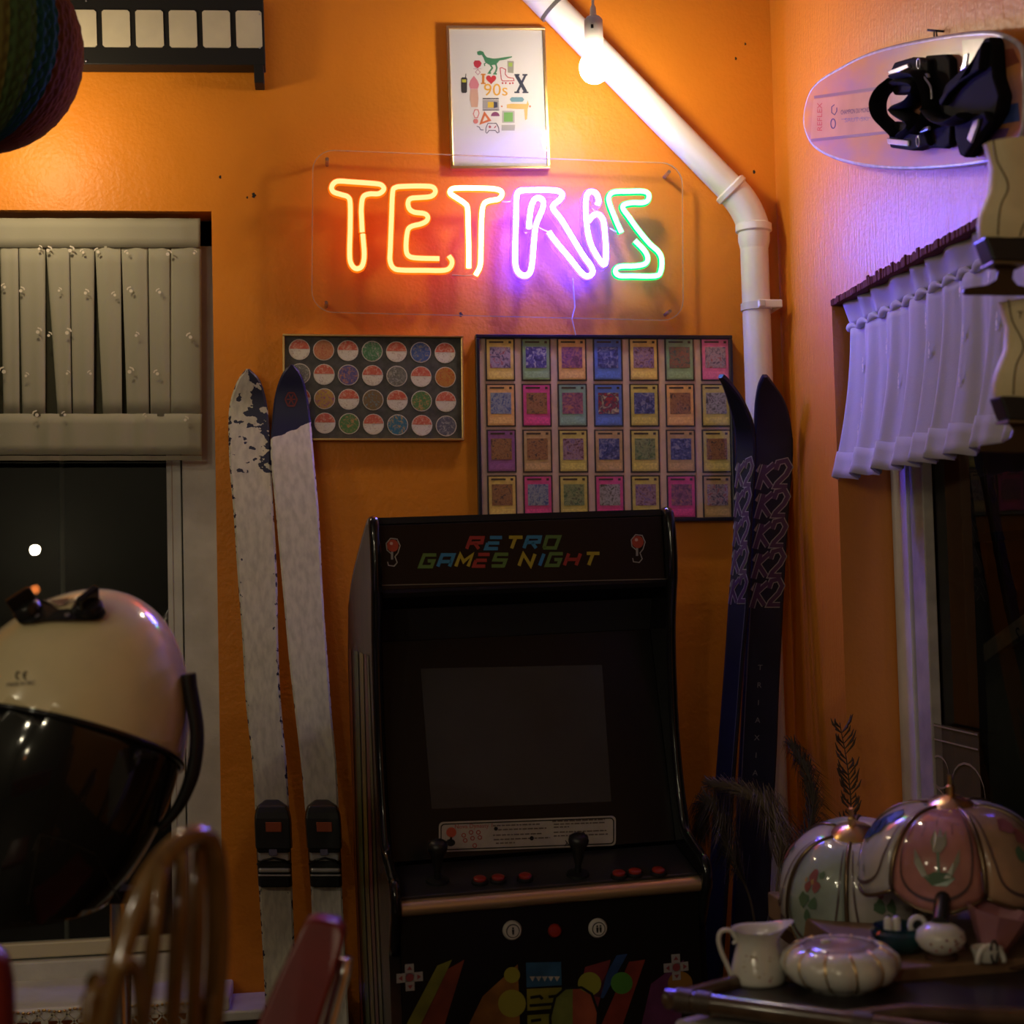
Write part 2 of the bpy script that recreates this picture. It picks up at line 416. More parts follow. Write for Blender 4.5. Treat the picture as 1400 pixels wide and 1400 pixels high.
# ------------------------------------------------------------------ right window
win2 = struct(thing('window_2', None, None, (RX+.108, W2Y1, W2B))); inv2 = win2.matrix_world.inverted()
XF = RX+.108
def ywin(px, x=XF, py=800):
    d = ray(px, py); return d.y*x/d.x
ya = ywin(1243); yb_ = ywin(1258)
MB(inv2).box(XF, XF+.032, ya, W2Y1, W2B, W2T).build('window_frame', M_white, win2, bevel=.004)
MB(inv2).box(XF+.006, XF+.028, yb_-.012, ya-.004, W2B, W2T).build('sash_stile', C('sash_grey', .42, .38, .32, .5, var=.2, vscale=20), win2, bevel=.003)
MB(inv2).box(XF, XF+.05, W2Y0, yb_-.012, W2T-.06, W2T).build('frame_rail', M_white, win2, bevel=.004)
MB(inv2).box(XF, XF+.05, W2Y0, yb_-.012, W2B, W2B+.06).build('bottom_rail', M_white, win2, bevel=.004)
MB(inv2).add([(XF+.03, W2Y0, W2B), (XF+.03, W2Y1, W2B), (XF+.03, W2Y1, W2T), (XF+.03, W2Y0, W2T)], [(0, 1, 2, 3)]).build('pane', glass_mat('window_glass_side', (.7, .72, .7), .0, 1.2, .01), win2)
# what stands outside that window, with an added point light to brighten it
lamp((RX+.32, 1.75, 2.7), 3.0, (1, .8, .5))
def xo(px, py, x):
    d = ray(px, py); return CAM + d*(x/d.x)
XO = RX+.75
po = thing('porch_screen', 'dark brown board screen with a black post outside the right window', 'screen', (XO, 3.5, 0)); inv = po.matrix_world.inverted()
MB(inv).box(XO+.03, XO+.06, 2.0, 6.2, 0, 3).build('board_panel', C('porch_brown', .13, .07, .035, .8, var=.3, vscale=6), po)
p0 = xo(1325, 900, XO); p1 = xo(1346, 900, XO)
MB(inv).box(XO-.05, XO+.02, p1.y, p0.y, 0, 3).build('post', C('post_black', .006, .008, .012, .5), po, bevel=.004)
p0 = xo(1345, 735, XO); p1 = xo(1430, 738, XO)
MB(inv).box(XO-.02, XO+.02, p1.y-.3, p0.y, p0.z-.012, p0.z+.012).build('rail', C('post_black', .01, .01, .01), po)
gp = thing('grey_door_panel', 'pale grey green panel leaning outside the right window, topped by a slanting board', 'panel', (XO-.1, 2.9, 0)); inv = gp.matrix_world.inverted()
X1 = XO-.1
pl = [xo(1346, 885, X1), xo(1420, 850, X1)]
b = MB(inv); ys = pl[0].y; ye = pl[1].y-.4
b.box(X1, X1+.02, ye, ys, 0, pl[0].z); b.build('panel', C('grey_green', .22, .25, .2, .6, var=.2, vscale=5), gp)
b = MB(inv); q0 = xo(1345, 893, X1-.02); q1 = xo(1420, 838, X1-.02); t = .022
b.add([q0+Vector((0, 0, -t)), q1+Vector((0, 0, -t)), q1+Vector((0, 0, t)), q0+Vector((0, 0, t)),
       q0+Vector((.02, 0, -t)), q1+Vector((.02, 0, -t)), q1+Vector((.02, 0, t)), q0+Vector((.02, 0, t))], [(0, 1, 2, 3), (4, 5, 6, 7), (0, 1, 5, 4), (3, 2, 6, 7), (0, 3, 7, 4), (1, 2, 6, 5)])
b.build('slanting_board', C('pale_board', .45, .42, .32, .7, var=.3, vscale=14), gp)
b = MB(inv); q = xo(1392, 869, X1-.025)
text_mb(b, 'S', .05, lambda x, y: Vector((X1-.026, q.y-x, q.z+y))); b.build('letter', M_dark, gp)
lp = thing('net_curtain', 'yellowish patterned net panel low in the right window beside the frame', 'curtain', (XF+.02, 2.5, W2B)); inv = lp.matrix_world.inverted()
XL2 = XF+.012; a0 = xo(1262, 985, XL2); a1 = xo(1337, 985, XL2)
b = MB(inv)
def lf(x, z): return Vector((XL2, a0.y+(a1.y-a0.y)*x, z))
H0 = W2B+.06; H1 = a0.z
b.add([lf(0, H0), lf(1, H0), lf(1, H1), lf(0, H1)], [(0, 1, 2, 3)]); b.build('net', cloth_mat('yellow_net', (.22, .17, .06), .45, .3), lp)
b = MB(inv)
g = lambda x, z: lf(x, z)-Vector((.002, 0, 0))
for z in (H1-.004, H1-.03): b.stroke([(0, z), (1, z)], .003, g)
for cx, cz, r in ((.8, H1-.11, .05), (.3, H1-.09, .03), (.2, H1-.16, .04), (.55, H1-.2, .035)):
    b.stroke([(cx+r/.13*math.cos(i*PI/9)*.75, cz+r*math.sin(i*PI/9)) for i in range(18)], .004, g, True)
b.build('embroidery', C('yellow_thread', .30, .24, .10, .8), lp)

# ------------------------------------------------------------------ curtains
M_shL = cloth_mat('sheer_grey', (.47, .45, .34), .14, .12)
M_shT = cloth_mat('sheer_thin', (.13, .13, .09), .5, .2)
M_shR = cloth_mat('sheer_white', (.62, .60, .62), .08, .2)
M_emb = C('embroidery_thread', .75, .68, .55, .6)
cur = thing('sheer_curtain', 'greyish pleated sheer half curtain with embroidered dots in the window behind the hair dryer', 'curtain', bw(140, 300)); inv = cur.matrix_world.inverted()
yc = D+.025
def cp(px, py, y=yc): return dep(px, py, y)
XLc = -260
MB(inv).tube([cp(XLc, 314, yc+.008), cp(274, 318, yc+.008)], .006, 8).build('curtain_rod', M_steel, cur)
b = MB(inv)
def hd(u, v):
    px = XLc+(274-XLc)*u; p = cp(px, 299+40*v); return p+Vector((0, -.004+.0010*math.sin(u*60), 0))
b.grid(hd, 120, 3); b.build('header', M_shL, cur, smooth=0, solid=.001)
MB(inv).grid(lambda u, v: cp(XLc+(275-XLc)*u, 338+282*v, yc+.012), 30, 6).build('backing_sheer', M_shT, cur)
# pleats: left edge / right edge at the top, and at the hem
pl = [(-250, -190, -250, -186), (-186, -122, -180, -118), (-120, -62, -108, -58), (-58, -1, -46, -2), (0, 25, 5, 27), (26, 62, 31, 62), (63, 95, 79, 98), (96, 129, 100, 128), (130, 165, 141, 167), (166, 202, 174, 204), (203, 233, 206, 234), (234, 275, 234, 276)]
for a0_, a1_, b0_, b1_ in pl:
    def pf(u, v, a0_=a0_, a1_=a1_, b0_=b0_, b1_=b1_):
        px = (a0_+(a1_-a0_)*u)*(1-v)+(b0_+(b1_-b0_)*u)*v
        return cp(px, 337+232*v)+Vector((0, -.0025*math.sin(PI*u)-.001*math.sin(u*9+a0_), 0))
    MB(inv).grid(pf, 10, 10).build('pleat', M_shL, cur, smooth=0, solid=.0008)
def hm(u, v):
    px = XLc+(276-XLc)*u; return cp(px, 566+56*v)+Vector((0, -.004-.003*math.sin(u*75+math.sin(u*30)), 0))
MB(inv).grid(hm, 140, 4).build('hem', M_shL, cur, smooth=0, solid=.001)
MB(inv).grid(lambda u, v: hm(u, 1)+Vector((0, -.001, -.002-.010*v)), 140, 1).build('hem_edge', C('hem_dull', .2, .18, .13, .9), cur)  # duller brown strip along the lower edge of the hem
b = MB(inv)
for cx, cy in ((55, 341), (97, 343), (67, 343), (115, 346), (135, 345), (175, 347), (230, 348), (266, 347), (8, 393), (30, 398), (82, 398), (118, 401), (180, 398), (158, 404), (219, 400), (53, 454), (68, 459), (93, 455), (187, 459), (261, 461), (7, 508), (37, 514), (93, 511), (125, 511), (178, 508), (216, 511), (52, 567), (90, 567), (254, 574), (200, 569)):
    p = cp(cx, cy)+Vector((0, -.013, 0)); k = random.uniform(2.2, 3.6)/640; fl_ = random.choice((-1, 1))
    f3 = lambda x, z, p=p: p+Vector((x, 0, z))
    b.disc(0, -k*.4, k*.75, f3, n=8)
    b.stroke([(fl_*-1.6*k, 0), (fl_*-1.2*k, .9*k), (0, 1.35*k)], k*.55, f3)
b.build('embroidered_dot', M_emb, cur)['kind'] = 'stuff'

cu2 = thing('valance_curtain', 'white gathered sheer curtain in the right window under the snowboard', 'curtain', (RX, 2.5, W2T)); inv = cu2.matrix_world.inverted()
y_a = rw(1143, 430).y-.005; y_b = 1.62
zt2 = W2T-.012; zh = rw(1155, 446).z; zbm = rw(1143, 655).z
def fold(s):
    q = s*72+1.5*math.sin(s*13); return 1.25*abs(math.sin(q*.5))**1.6*2-1.2+.25*math.sin(s*171)
def cv(u, v):
    s = y_a+(y_b-y_a)*u
    k = .003+.0075*v
    x = RX+.026-.034*v*v + k*fold(s)
    return Vector((x, s+.010*math.cos(s*72+1.5*math.sin(s*13))*v, zh+(zbm-zh)*v - .004*v*fold(s)))
MB(inv).grid(cv, 340, 16).build('drape', M_shR, cu2, smooth=0, solid=.0008)
def ch(u, v):
    s = y_a+(y_b-y_a)*u
    return Vector((RX+.016+.006*math.sin(s*75+math.sin(s*23))*(1-v*.5)+.014*v, s, zt2+(zh+.006-zt2)*v))
MB(inv).grid(ch, 260, 5).build('header', M_shR, cu2, smooth=0, solid=.0008)
b = MB(inv); b.tube([(RX+.026, y_a-(y_a-y_b)*i/120, zh+.002+.0035*math.sin(i*1.1)) for i in range(121)], [.006+.0035*math.sin(i*1.1+1) for i in range(121)], 8)
b.build('gathered_seam', M_shR, cu2, smooth=0)
MB(inv).tube([(RX+.035, y_a, zh+.02), (RX+.035, y_b, zh+.02)], .005, 8).build('curtain_rod', M_steel, cu2)
def hm2(u, v):
    p = cv(u, .84+.17*v); return p-Vector((.003, 0, 0))
MB(inv).grid(hm2, 340, 3).build('hem', M_shR, cu2, smooth=0, solid=.0008)
b = MB(inv)
for cx, cy in ((1198, 475), (1335, 376), (1161, 500), (1259, 481), (1307, 458), (1351, 442), (1170, 555), (1215, 522), (1172, 592), (1224, 577), (1310, 520), (1245, 440), (1291, 396)):
    p = rw(cx, cy); u = (p.y-y_a)/(y_b-y_a); v = (p.z-zh)/(zbm-zh)
    p = cv(u, max(0, min(1, v)))-Vector((.004, 0, 0))
    f3 = lambda x, z, p=p: p+Vector((0, x, z))
    b.disc(0, 0, .0035, f3, .006, 8); b.stroke([(.002, .008), (-.003, .012), (-.001, .017)], .0025, f3); b.disc(.002, -.009, .0025, f3, n=7)
b.build('embroidered_dot', M_emb, cu2)['kind'] = 'stuff'

# ------------------------------------------------------------------ drain pipe
OFFP = .05
P0 = bw(690, -58, OFFP); P1 = bw(1012, 272, OFFP); P2 = bw(1030, 305, OFFP); P3 = bw(1036, 520, OFFP); P3.x = P2.x+.004
pipe = thing('drain_pipe', 'white plastic drain pipe running diagonally down the orange wall into the corner', 'pipe', (P2.x, D-OFFP, 0)); inv = pipe.matrix_world.inverted()
dg = (P1-P0).normalized(); R = .0315
qs = P0+dg*(P0-bw(752, 17, OFFP)).length
MB(inv).tube([P0, P1], R, 28).build('diagonal_pipe', M_pvc, pipe, smooth=40)
MB(inv).tube([P0-dg*.02, qs-dg*.004], R+.0045, 28).build('upper_socket', M_pvc, pipe, smooth=40)
MB(inv).tube([qs-dg*.006, qs+dg*.002], R+.0052, 28).build('socket_ring', C('pipe_seal', .12, .11, .1), pipe, smooth=40)
e0 = P1-dg*.03
MB(inv).tube([e0-dg*.007, e0-dg*.004, e0+dg*.006, e0+dg*.01], [R+.003, R+.008, R+.008, R+.003], 28).build('elbow_collar', M_pvc, pipe, smooth=40)
el = []
A = P1-dg*.026; Bq = P2+Vector((0, 0, -.012)); mid = Vector((P2.x, P1.y, P1.z+.0)) ; mid = P1+dg*((P2.x-P1.x)/max(dg.x, .01)*.6)
for i in range(13):
    t = i/12; el.append(A*(1-t)**2+mid*2*t*(1-t)+Bq*t*t)
MB(inv).tube(el, R+.0035, 28).build('elbow', M_pvc, pipe, smooth=40)
v0 = Bq
MB(inv).tube([v0+Vector((0, 0, .011)), v0+Vector((0, 0, .008)), v0+Vector((0, 0, -.007)), v0+Vector((0, 0, -.01))], [R+.003, R+.008, R+.008, R+.003], 28).build('socket_collar', M_pvc, pipe, smooth=40)
zc = bw(1030, 322, OFFP).z
MB(inv).tube([v0, (v0.x, v0.y, zc-.012), (v0.x, v0.y, zc-.03)], [R+.003, R+.003, R-.001], 28).build('lower_socket', M_pvc, pipe, smooth=40)
MB(inv).tube([(v0.x, v0.y, zc-.02), (P3.x, P3.y, 0.0)], R-.001, 28).build('vertical_pipe', M_pvc, pipe, smooth=40)
zk = bw(1034, 420, OFFP).z
b = MB(inv); c = Vector((v0.x+.001, v0.y, zk)); b.tube([c+Vector((0, 0, .008)), c-Vector((0, 0, .008))], R+.003, 28)
b.build('pipe_clip', C('clip_grey', .6, .6, .6, .4), pipe, smooth=40)
b = MB(inv); b.box(c.x-.008, c.x+.045, c.y-R-.012, c.y-R-.002, zk-.008, zk+.009); b.box(c.x+.035, c.x+.045, c.y-R-.01, D-.002, zk-.008, zk+.009)
b.build('clip_bracket', M_pvc, pipe, bevel=.002)
b = MB(inv); b.box(c.x-.008, c.x+.006, c.y-R-.016, c.y-R-.010, zk-.007, zk+.008); b.build('clip_bolt', C('clip_grey', .6, .6, .6), pipe, bevel=.002)

# ------------------------------------------------------------------ bare bulbs
M_bulb = emis('bulb_glow', (1.0, .84, .62), BULB)
def pendant(px, py, off, label, m, ztop=ZC):
    c = bw(px, py, off); t = thing('pendant_bulb', label, 'lamp', (c.x, c.y, c.z), group=None)
    s = .0314
    b = MB(); b.lathe([(.004, -s), (.012, -s*.93), (.021, -s*.75), (.028, -s*.42), (s, 0), (.0295, .012), (.0235, .024), (.0175, .033), (.0165, .04)], 32); b.build('glass_bulb', m, t, smooth=0)
    b = MB(); b.lathe([(.0165, .040), (.019, .044), (.019, .085), (.0185, .098), (.014, .104), (.007, .108), (.006, .122), (.004, .128)], 28); b.build('socket', C('socket_white', .6, .58, .55, .4), t, smooth=35)
    MB().box(-.009, -.004, -.021, -.017, .075, .082).build('switch', M_blackm, t)
    MB().tube([(0, 0, .12), (0, 0, ztop-c.z)], .0028, 8).build('cord', C('cord_white', .6, .58, .55), t)
    return t
pendant(813, 93, .27, 'lit bare bulb on a white cord hanging in front of the diagonal drain pipe', M_bulb)
p = bw(14, 140, .27); lamp(p, 2.1, (1.0, .78, .48), .031)      # the next bulb of the string, out of sight behind the paper ball

# ------------------------------------------------------------------ neon sign
NP = Panel([(431, 206), (930, 222), (937, 440), (423, 425)], lambda x, y: bw(x, y, .045), 1)
sign = thing('neon_sign', 'neon sign reading TETRIS in orange, violet and green tubes on a clear acrylic panel', 'sign', mtx=NP.m)
def rrect(w_, h_, r, n=6):
    o = []
    for cx, cy, a in ((w_/2-r, h_/2-r, 0), (-w_/2+r, h_/2-r, PI/2), (-w_/2+r, -h_/2+r, PI), (w_/2-r, -h_/2+r, 1.5*PI)):
        for i in range(n+1): o.append((cx+r*math.cos(a+i*PI/2/n), cy+r*math.sin(a+i*PI/2/n)))
    return o
rp = rrect(NP.W, NP.H, .045)
MB().poly(rp, lambda x, z: Vector((x, 0, z))).build('acrylic_panel', M_acryl, sign)
b = MB(); b.stroke(rp, .0022, lambda x, z: Vector((x, -.0005, z)), True); n = len(rp)
b.add([(p[0], 0, p[1]) for p in rp]+[(p[0], .006, p[1]) for p in rp], [(i, (i+1) % n, n+(i+1) % n, n+i) for i in range(n)])
b.build('panel_edge', M_acryl_e, sign)
rp2 = rrect(NP.W-.03, NP.H-.03, .035)
for sx, sz in ((-1, 1), (1, 1), (1, -1), (-1, -1)):
    b = MB(); X = sx*(NP.W/2-.03); Z = sz*(NP.H/2-.02)
    b.tube([(X, -.003, Z), (X, .043, Z)], .004, 10); b.build('standoff', C('standoff_clear', .5, .35, .25, .2, trans=.7), sign, smooth=40)
L = {
 'T': ('orange', False, [(238, 343), (236, 300), (235, 262), (241, 224), (262, 213), (295, 212), (312, 197), (303, 182), (275, 177), (205, 172), (152, 170), (134, 188), (140, 206), (166, 215), (190, 224), (197, 248), (197, 330), (195, 400), (197, 442), (209, 464), (225, 468), (239, 456), (245, 420), (240, 350)]),
 'E': ('orange', False, [(502, 434), (425, 432), (396, 424), (388, 400), (391, 350), (402, 326), (440, 315), (458, 305), (462, 291), (450, 280), (415, 275), (398, 262), (395, 240), (406, 228), (440, 225), (474, 221), (488, 206), (480, 190), (450, 186), (380, 187), (352, 191), (342, 208), (338, 300), (334, 400), (333, 440), (344, 465), (370, 473), (450, 474), (518, 474), (540, 462), (545, 442), (534, 424)]),
 'T2': ('amber', False, [(602, 466), (602, 400), (600, 320), (598, 262), (588, 245), (560, 226), (540, 212), (541, 199), (562, 193), (640, 193), (698, 197), (716, 210), (705, 230), (670, 237), (652, 252), (646, 300), (644, 400), (641, 458), (626, 490)]),
 'R': ('blue', False, [(876, 343), (900, 376), (950, 436), (988, 483), (1010, 494), (1025, 482), (1020, 460), (990, 418), (950, 352), (918, 300), (893, 268), (891, 252), (914, 232), (922, 216), (910, 204), (880, 200), (800, 200), (775, 204), (766, 222), (764, 300), (761, 400), (763, 460), (776, 485), (795, 492), (811, 482), (819, 450), (825, 380), (832, 320), (854, 264), (857, 240), (845, 227), (828, 231), (816, 255), (810, 300), (808, 330)]),
 'i': ('blue', False, [(1041, 250), (1046, 235), (1036, 210), (1016, 206), (1004, 224), (1003, 282), (1010, 350), (1026, 400), (1060, 452), (1070, 442), (1071, 400), (1066, 332), (1060, 300), (1044, 282), (1026, 288), (1011, 306)]),
 'S': ('green', True, [(1124, 345), (1104, 300), (1083, 245), (1082, 220), (1100, 206), (1150, 204), (1200, 204), (1217, 215), (1214, 235), (1195, 243), (1160, 243), (1132, 250), (1130, 264), (1150, 292), (1180, 334), (1220, 382), (1252, 412), (1262, 440), (1258, 478), (1240, 493), (1160, 493), (1116, 492), (1103, 476), (1118, 461), (1170, 459), (1204, 452), (1214, 434), (1204, 408), (1170, 372)]),
}
EM = {'orange': ((1, .105, .04), 9., (1, .13, .003), 1.8), 'amber': ((1, .30, .16), 16., (1, .16, .012), 3.),
      'blue': ((.19, .145, 1), 145., (.007, .0026, 1), 115.), 'green': ((.11, 1, .26), 11., (.0, 1, .16), 1.7)}
for k, (colr, _, pts) in L.items():
    c1, s1, c2, s2 = EM[colr]
    P = [NP.loc(400+x/2.5, 180+y/2.5, -.020) for x, y in pts]
    P = spline(P, 4)
    tb = MB().tube(P, .0052, 10).build('neon_tube', emis('neon_'+colr, c1, s1*NEON), sign, smooth=50)
    tb['label'] = {'T': 'orange tube letter T', 'E': 'orange tube letter E', 'T2': 'pale amber tube letter T', 'R': 'violet blue tube letter R', 'i': 'violet blue tube letter I', 'S': 'green tube letter S'}[k]
    MB().tube([p+Vector((0, .0065, 0)) for p in P], .0076, 10).build('tube_sleeve', emis('sleeve_'+colr, c2, s2*NEON), tb, smooth=50)
b = MB()
for (x0, y0, x1, y1) in ((716, 238, 748, 238), (832, 320, 876, 343), (1085, 330, 1118, 345), (545, 490, 626, 490)):
    b.tube([NP.loc(400+x0/2.5, 180+y0/2.5, -.012), NP.loc(400+(x0+x1)/5, 180+(y0+y1)/5+1, -.012), NP.loc(400+x1/2.5, 180+y1/2.5, -.012)], .0012, 6)
b.tube([NP.loc(783, 380, -.004), NP.loc(786, 420, -.006), NP.loc(782, 436, -.01), NP.loc(787, 458, -.004)], .0012, 6)
b.build('wire', C('wire_white', .55, .5, .5), sign)

# ------------------------------------------------------------------ poster
def hitw(off): return lambda x, y: bw(x, y, off)
def frame4(W, H, wd, y0, y1):
    b = MB()
    b.box(-W/2, W/2, y0, y1, H/2-wd, H/2); b.box(-W/2, W/2, y0, y1, -H/2, -H/2+wd); b.box(-W/2, -W/2+wd, y0, y1, -H/2+wd, H/2-wd); b.box(W/2-wd, W/2, y0, y1, -H/2+wd, H/2-wd)
    return b
PP = Panel([(612, 35), (747, 36), (751, 231), (615, 230)], hitw(.022), 1, 'framed_poster', 'gold framed white poster of small colourful nineties icons hung above the neon sign', 'picture')
frame4(PP.W, PP.H, .006, 0, .019).build('frame', M_gold, PP.e, bevel=.001)
MB().box(-PP.W/2+.005, PP.W/2-.005, .006, .019, -PP.H/2+.005, PP.H/2-.005).build('paper', C('poster_paper', .50, .50, .50, .8, spec=.2), PP.e)
MB().add([(-PP.W/2+.005, .003, -PP.H/2+.005), (PP.W/2-.005, .003, -PP.H/2+.005), (PP.W/2-.005, .003, PP.H/2-.005), (-PP.W/2+.005, .003, PP.H/2-.005)], [(0, 1, 2, 3)]).build('glass', M_glass, PP.e)
yP = [.0055]
def pf(x, y): return PP.loc(600+x/7, 40+y/7, yP[0])
def pr(name, col, polys=(), strokes=(), discs=(), label=None):
    b = MB()
    for p in polys: b.poly(p, pf)
    for s in strokes: b.stroke(s[0], s[1], pf, s[2] if len(s) > 2 else False)
    for d in discs: b.disc(d[0], d[1], d[2], pf, d[3] if len(d) > 3 else None, 16)
    yP[0] -= .00001; col = tuple(c*.5 for c in col)      # printer's ink on the paper
    return b.build(name, C('ink_%s' % '_'.join('%02d' % int(c*99) for c in col), *col, .6), PP.e)
pr('printed_dinosaur', (.05, .30, .14), [[(365, 215), (395, 205), (425, 215), (440, 245), (460, 268), (520, 280), (560, 278), (620, 268), (700, 258), (700, 268), (640, 290), (580, 300), (555, 330), (540, 340), (500, 345), (470, 335), (440, 310), (425, 270), (410, 245), (385, 250), (368, 240)]],
   [([(455, 320), (435, 330), (440, 352)], 10), ([(490, 335), (512, 370), (490, 400), (478, 418), (500, 420)], 16), ([(545, 330), (555, 370), (545, 405), (530, 425), (555, 428)], 16)])
pr('printed_ring', (.65, .02, .06), [[(330, 320), (345, 298), (390, 298), (410, 325), (400, 352), (370, 375), (340, 355)]])
pr('printed_ring', (.55, .25, .4), (), [([(350, 410), (372, 385), (396, 410), (374, 436)], 6, True), ([(330, 378), (408, 378)], 5)])
pr('printed_phone', (.02, .02, .025), [[(212, 470), (225, 460), (262, 460), (272, 475), (270, 600), (258, 610), (222, 610), (214, 595)]], [([(256, 460), (259, 425)], 8)])
pr('printed_phone', (.75, .75, .05), [[(220, 480), (262, 480), (260, 508), (222, 508)]])
pr('printed_letter', (.85, .30, .03), (), [([(402, 432), (448, 432)], 14), ([(425, 432), (424, 515)], 24), ([(402, 518), (448, 518)], 14)])
hrt = [(500+50*(16*math.sin(t)**3)/16, 478-50*(13*math.cos(t)-5*math.cos(2*t)-2*math.cos(3*t)-math.cos(4*t))/16) for t in [i*2*PI/24 for i in range(24)]]
pr('printed_heart', (.72, .02, .04), [hrt])
pr('printed_skate', (.65, .03, .08), (), [([(585, 370), (605, 368), (640, 385), (635, 430), (660, 460), (715, 470), (720, 492), (610, 495), (598, 480), (585, 370)], 8)], [(610, 515, 9), (640, 515, 9), (680, 518, 9), (708, 515, 9)])
pr('printed_handheld', (.42, .43, .36), [[(655, 302), (718, 305), (714, 420), (660, 415)]])
pr('printed_handheld', (.45, .7, .1), [[(667, 318), (704, 320), (702, 358), (668, 356)]])
b = MB(); text_mb(b, '90s', 165, lambda x, y: pf(545+x, 585-y), sx=1.05)
b.build('printed_ninety', C('ink_gold', .48, .25, .008, .6), PP.e)
pr('printed_letter', (.015, .03, .08), (), [([(742, 440), (832, 600)], 34), ([(828, 440), (752, 600)], 22), ([(722, 436), (772, 436)], 16), ([(800, 436), (848, 436)], 16), ([(722, 604), (772, 604)], 16), ([(800, 604), (858, 604)], 16)])
# the doll of the poster is left out: a plain pink and peach shape of its size
pr('printed_pink_shape', (.85, .28, .36), [[(288, 530), (300, 490), (335, 445), (370, 490), (386, 530), (372, 570), (300, 570)]])
pr('printed_peach_shape', (.82, .50, .38), [[(300, 572), (372, 572), (380, 660), (372, 745), (310, 745), (296, 660)]])
pr('printed_cassette', (.03, .025, .06), (), [([(418, 664), (574, 664)], 12), ([(418, 772), (578, 772)], 10)])
pr('printed_cassette', (.45, .44, .45), [[(418, 675), (574, 675), (576, 764), (418, 764)]])
pr('printed_cassette', (.85, .6, .03), [[(468, 695), (525, 695), (525, 750), (468, 750)]])
pr('printed_cassette', (.02, .03, .1), [[(525, 692), (560, 698), (562, 745), (525, 754)]])
pr('printed_marker', (.2, .45, .55), [[(678, 670), (695, 650), (800, 650), (818, 672), (800, 695), (695, 695)]])
pr('printed_blaster', (.9, .62, .18), [[(650, 720), (690, 712), (840, 715), (850, 680), (862, 720), (850, 765), (720, 762), (650, 755)], [(815, 765), (850, 765), (845, 860), (825, 870)]])
pr('printed_dot', (.8, .25, .08), (), (), [(602, 738, 9), (872, 738, 10)])
pr('printed_dummy', (.85, .25, .25), (), [([(330, 810), (345, 770), (375, 770), (385, 805), (370, 845), (345, 845)], 9, True)], [(353, 880, 24)])
pr('printed_triangle', (.8, .2, .06), (), [([(438, 805), (486, 870), (402, 900)], 22, True)])
pr('printed_half_disc', (.3, .05, .2), [[(540+42*math.cos(PI*i/10), 832-42*math.sin(PI*i/10)) for i in range(11)]])
pr('printed_computer', (.55, .55, .52), [[(605, 780), (725, 780), (725, 895), (605, 895)], [(600, 915), (730, 915), (725, 970), (600, 970)]])
pr('printed_computer', (.2, .55, .12), [[(622, 795), (708, 795), (708, 885), (622, 885)]])
pr('printed_gamepad', (.05, .03, .08), (), [([(470, 900), (550, 900), (572, 940), (576, 985), (560, 992), (540, 968), (482, 968), (460, 995), (448, 985), (452, 940)], 7, True), ([(362, 928), (385, 935), (400, 962), (428, 965)], 7)])
pr('printed_gamepad', (.55, .03, .08), (), [([(488, 920), (488, 948)], 10), ([(474, 934), (502, 934)], 10), ([(530, 945), (548, 925)], 9)])

# ------------------------------------------------------------------ disc frame
def quick(col, **k): return C('c_%02d_%02d_%02d' % tuple(int(x*99) for x in col), *col, k.pop('rough', .5), **k)
PD = Panel([(387, 457), (634, 458), (634, 603), (386, 601)], hitw(.022), 1, 'framed_discs', 'thin gold frame holding rows of round collectable discs on a dark board', 'picture')
frame4(PD.W, PD.H, .0045, 0, .019).build('frame', M_gold, PD.e, bevel=.001)
MB().box(-PD.W/2+.004, PD.W/2-.004, .010, .019, -PD.H/2+.004, PD.H/2-.004).build('backing_board', C('board_slate', .085, .085, .078, .7, var=.3, vscale=60), PD.e)
MB().add([(-PD.W/2+.004, .003, -PD.H/2+.004), (PD.W/2-.004, .003, -PD.H/2+.004), (PD.W/2-.004, .003, PD.H/2-.004), (-PD.W/2+.004, .003, PD.H/2-.004)], [(0, 1, 2, 3)]).build('glass', M_glass, PD.e)
def art(name, c1, c2, c3, sc=120):
    if name in MATS: return MATS[name]
    m = bpy.data.materials.new(name); m.use_nodes = True; nt = m.node_tree; bb = nt.nodes['Principled BSDF']; bb.inputs['Roughness'].default_value = .5
    tc = nt.nodes.new('ShaderNodeTexCoord'); oi = nt.nodes.new('ShaderNodeObjectInfo')
    ad = nt.nodes.new('ShaderNodeVectorMath'); ad.operation = 'MULTIPLY_ADD'; ad.inputs[1].default_value = (1, 1, 1)
    nt.links.new(tc.outputs['Object'], ad.inputs[0]); nt.links.new(oi.outputs['Random'], ad.inputs[2])
    n = nt.nodes.new('ShaderNodeTexNoise'); n.inputs['Scale'].default_value = sc; n.inputs['Detail'].default_value = 3; n.inputs['Distortion'].default_value = 1.2
    nt.links.new(ad.outputs[0], n.inputs['Vector'])
    rp = nt.nodes.new('ShaderNodeValToRGB'); e = rp.color_ramp.elements
    e[0].position = .34; e[0].color = (*c1, 1); e[1].position = .52; e[1].color = (*c2, 1); q = e.new(.66); q.color = (*c3, 1)
    nt.links.new(n.outputs['Fac'], rp.inputs[0]); nt.links.new(rp.outputs[0], bb.inputs['Base Color']); MATS[name] = m
    return m
M_rim = C('disc_rim', .8, .74, .64, .6)
ring_me = {}
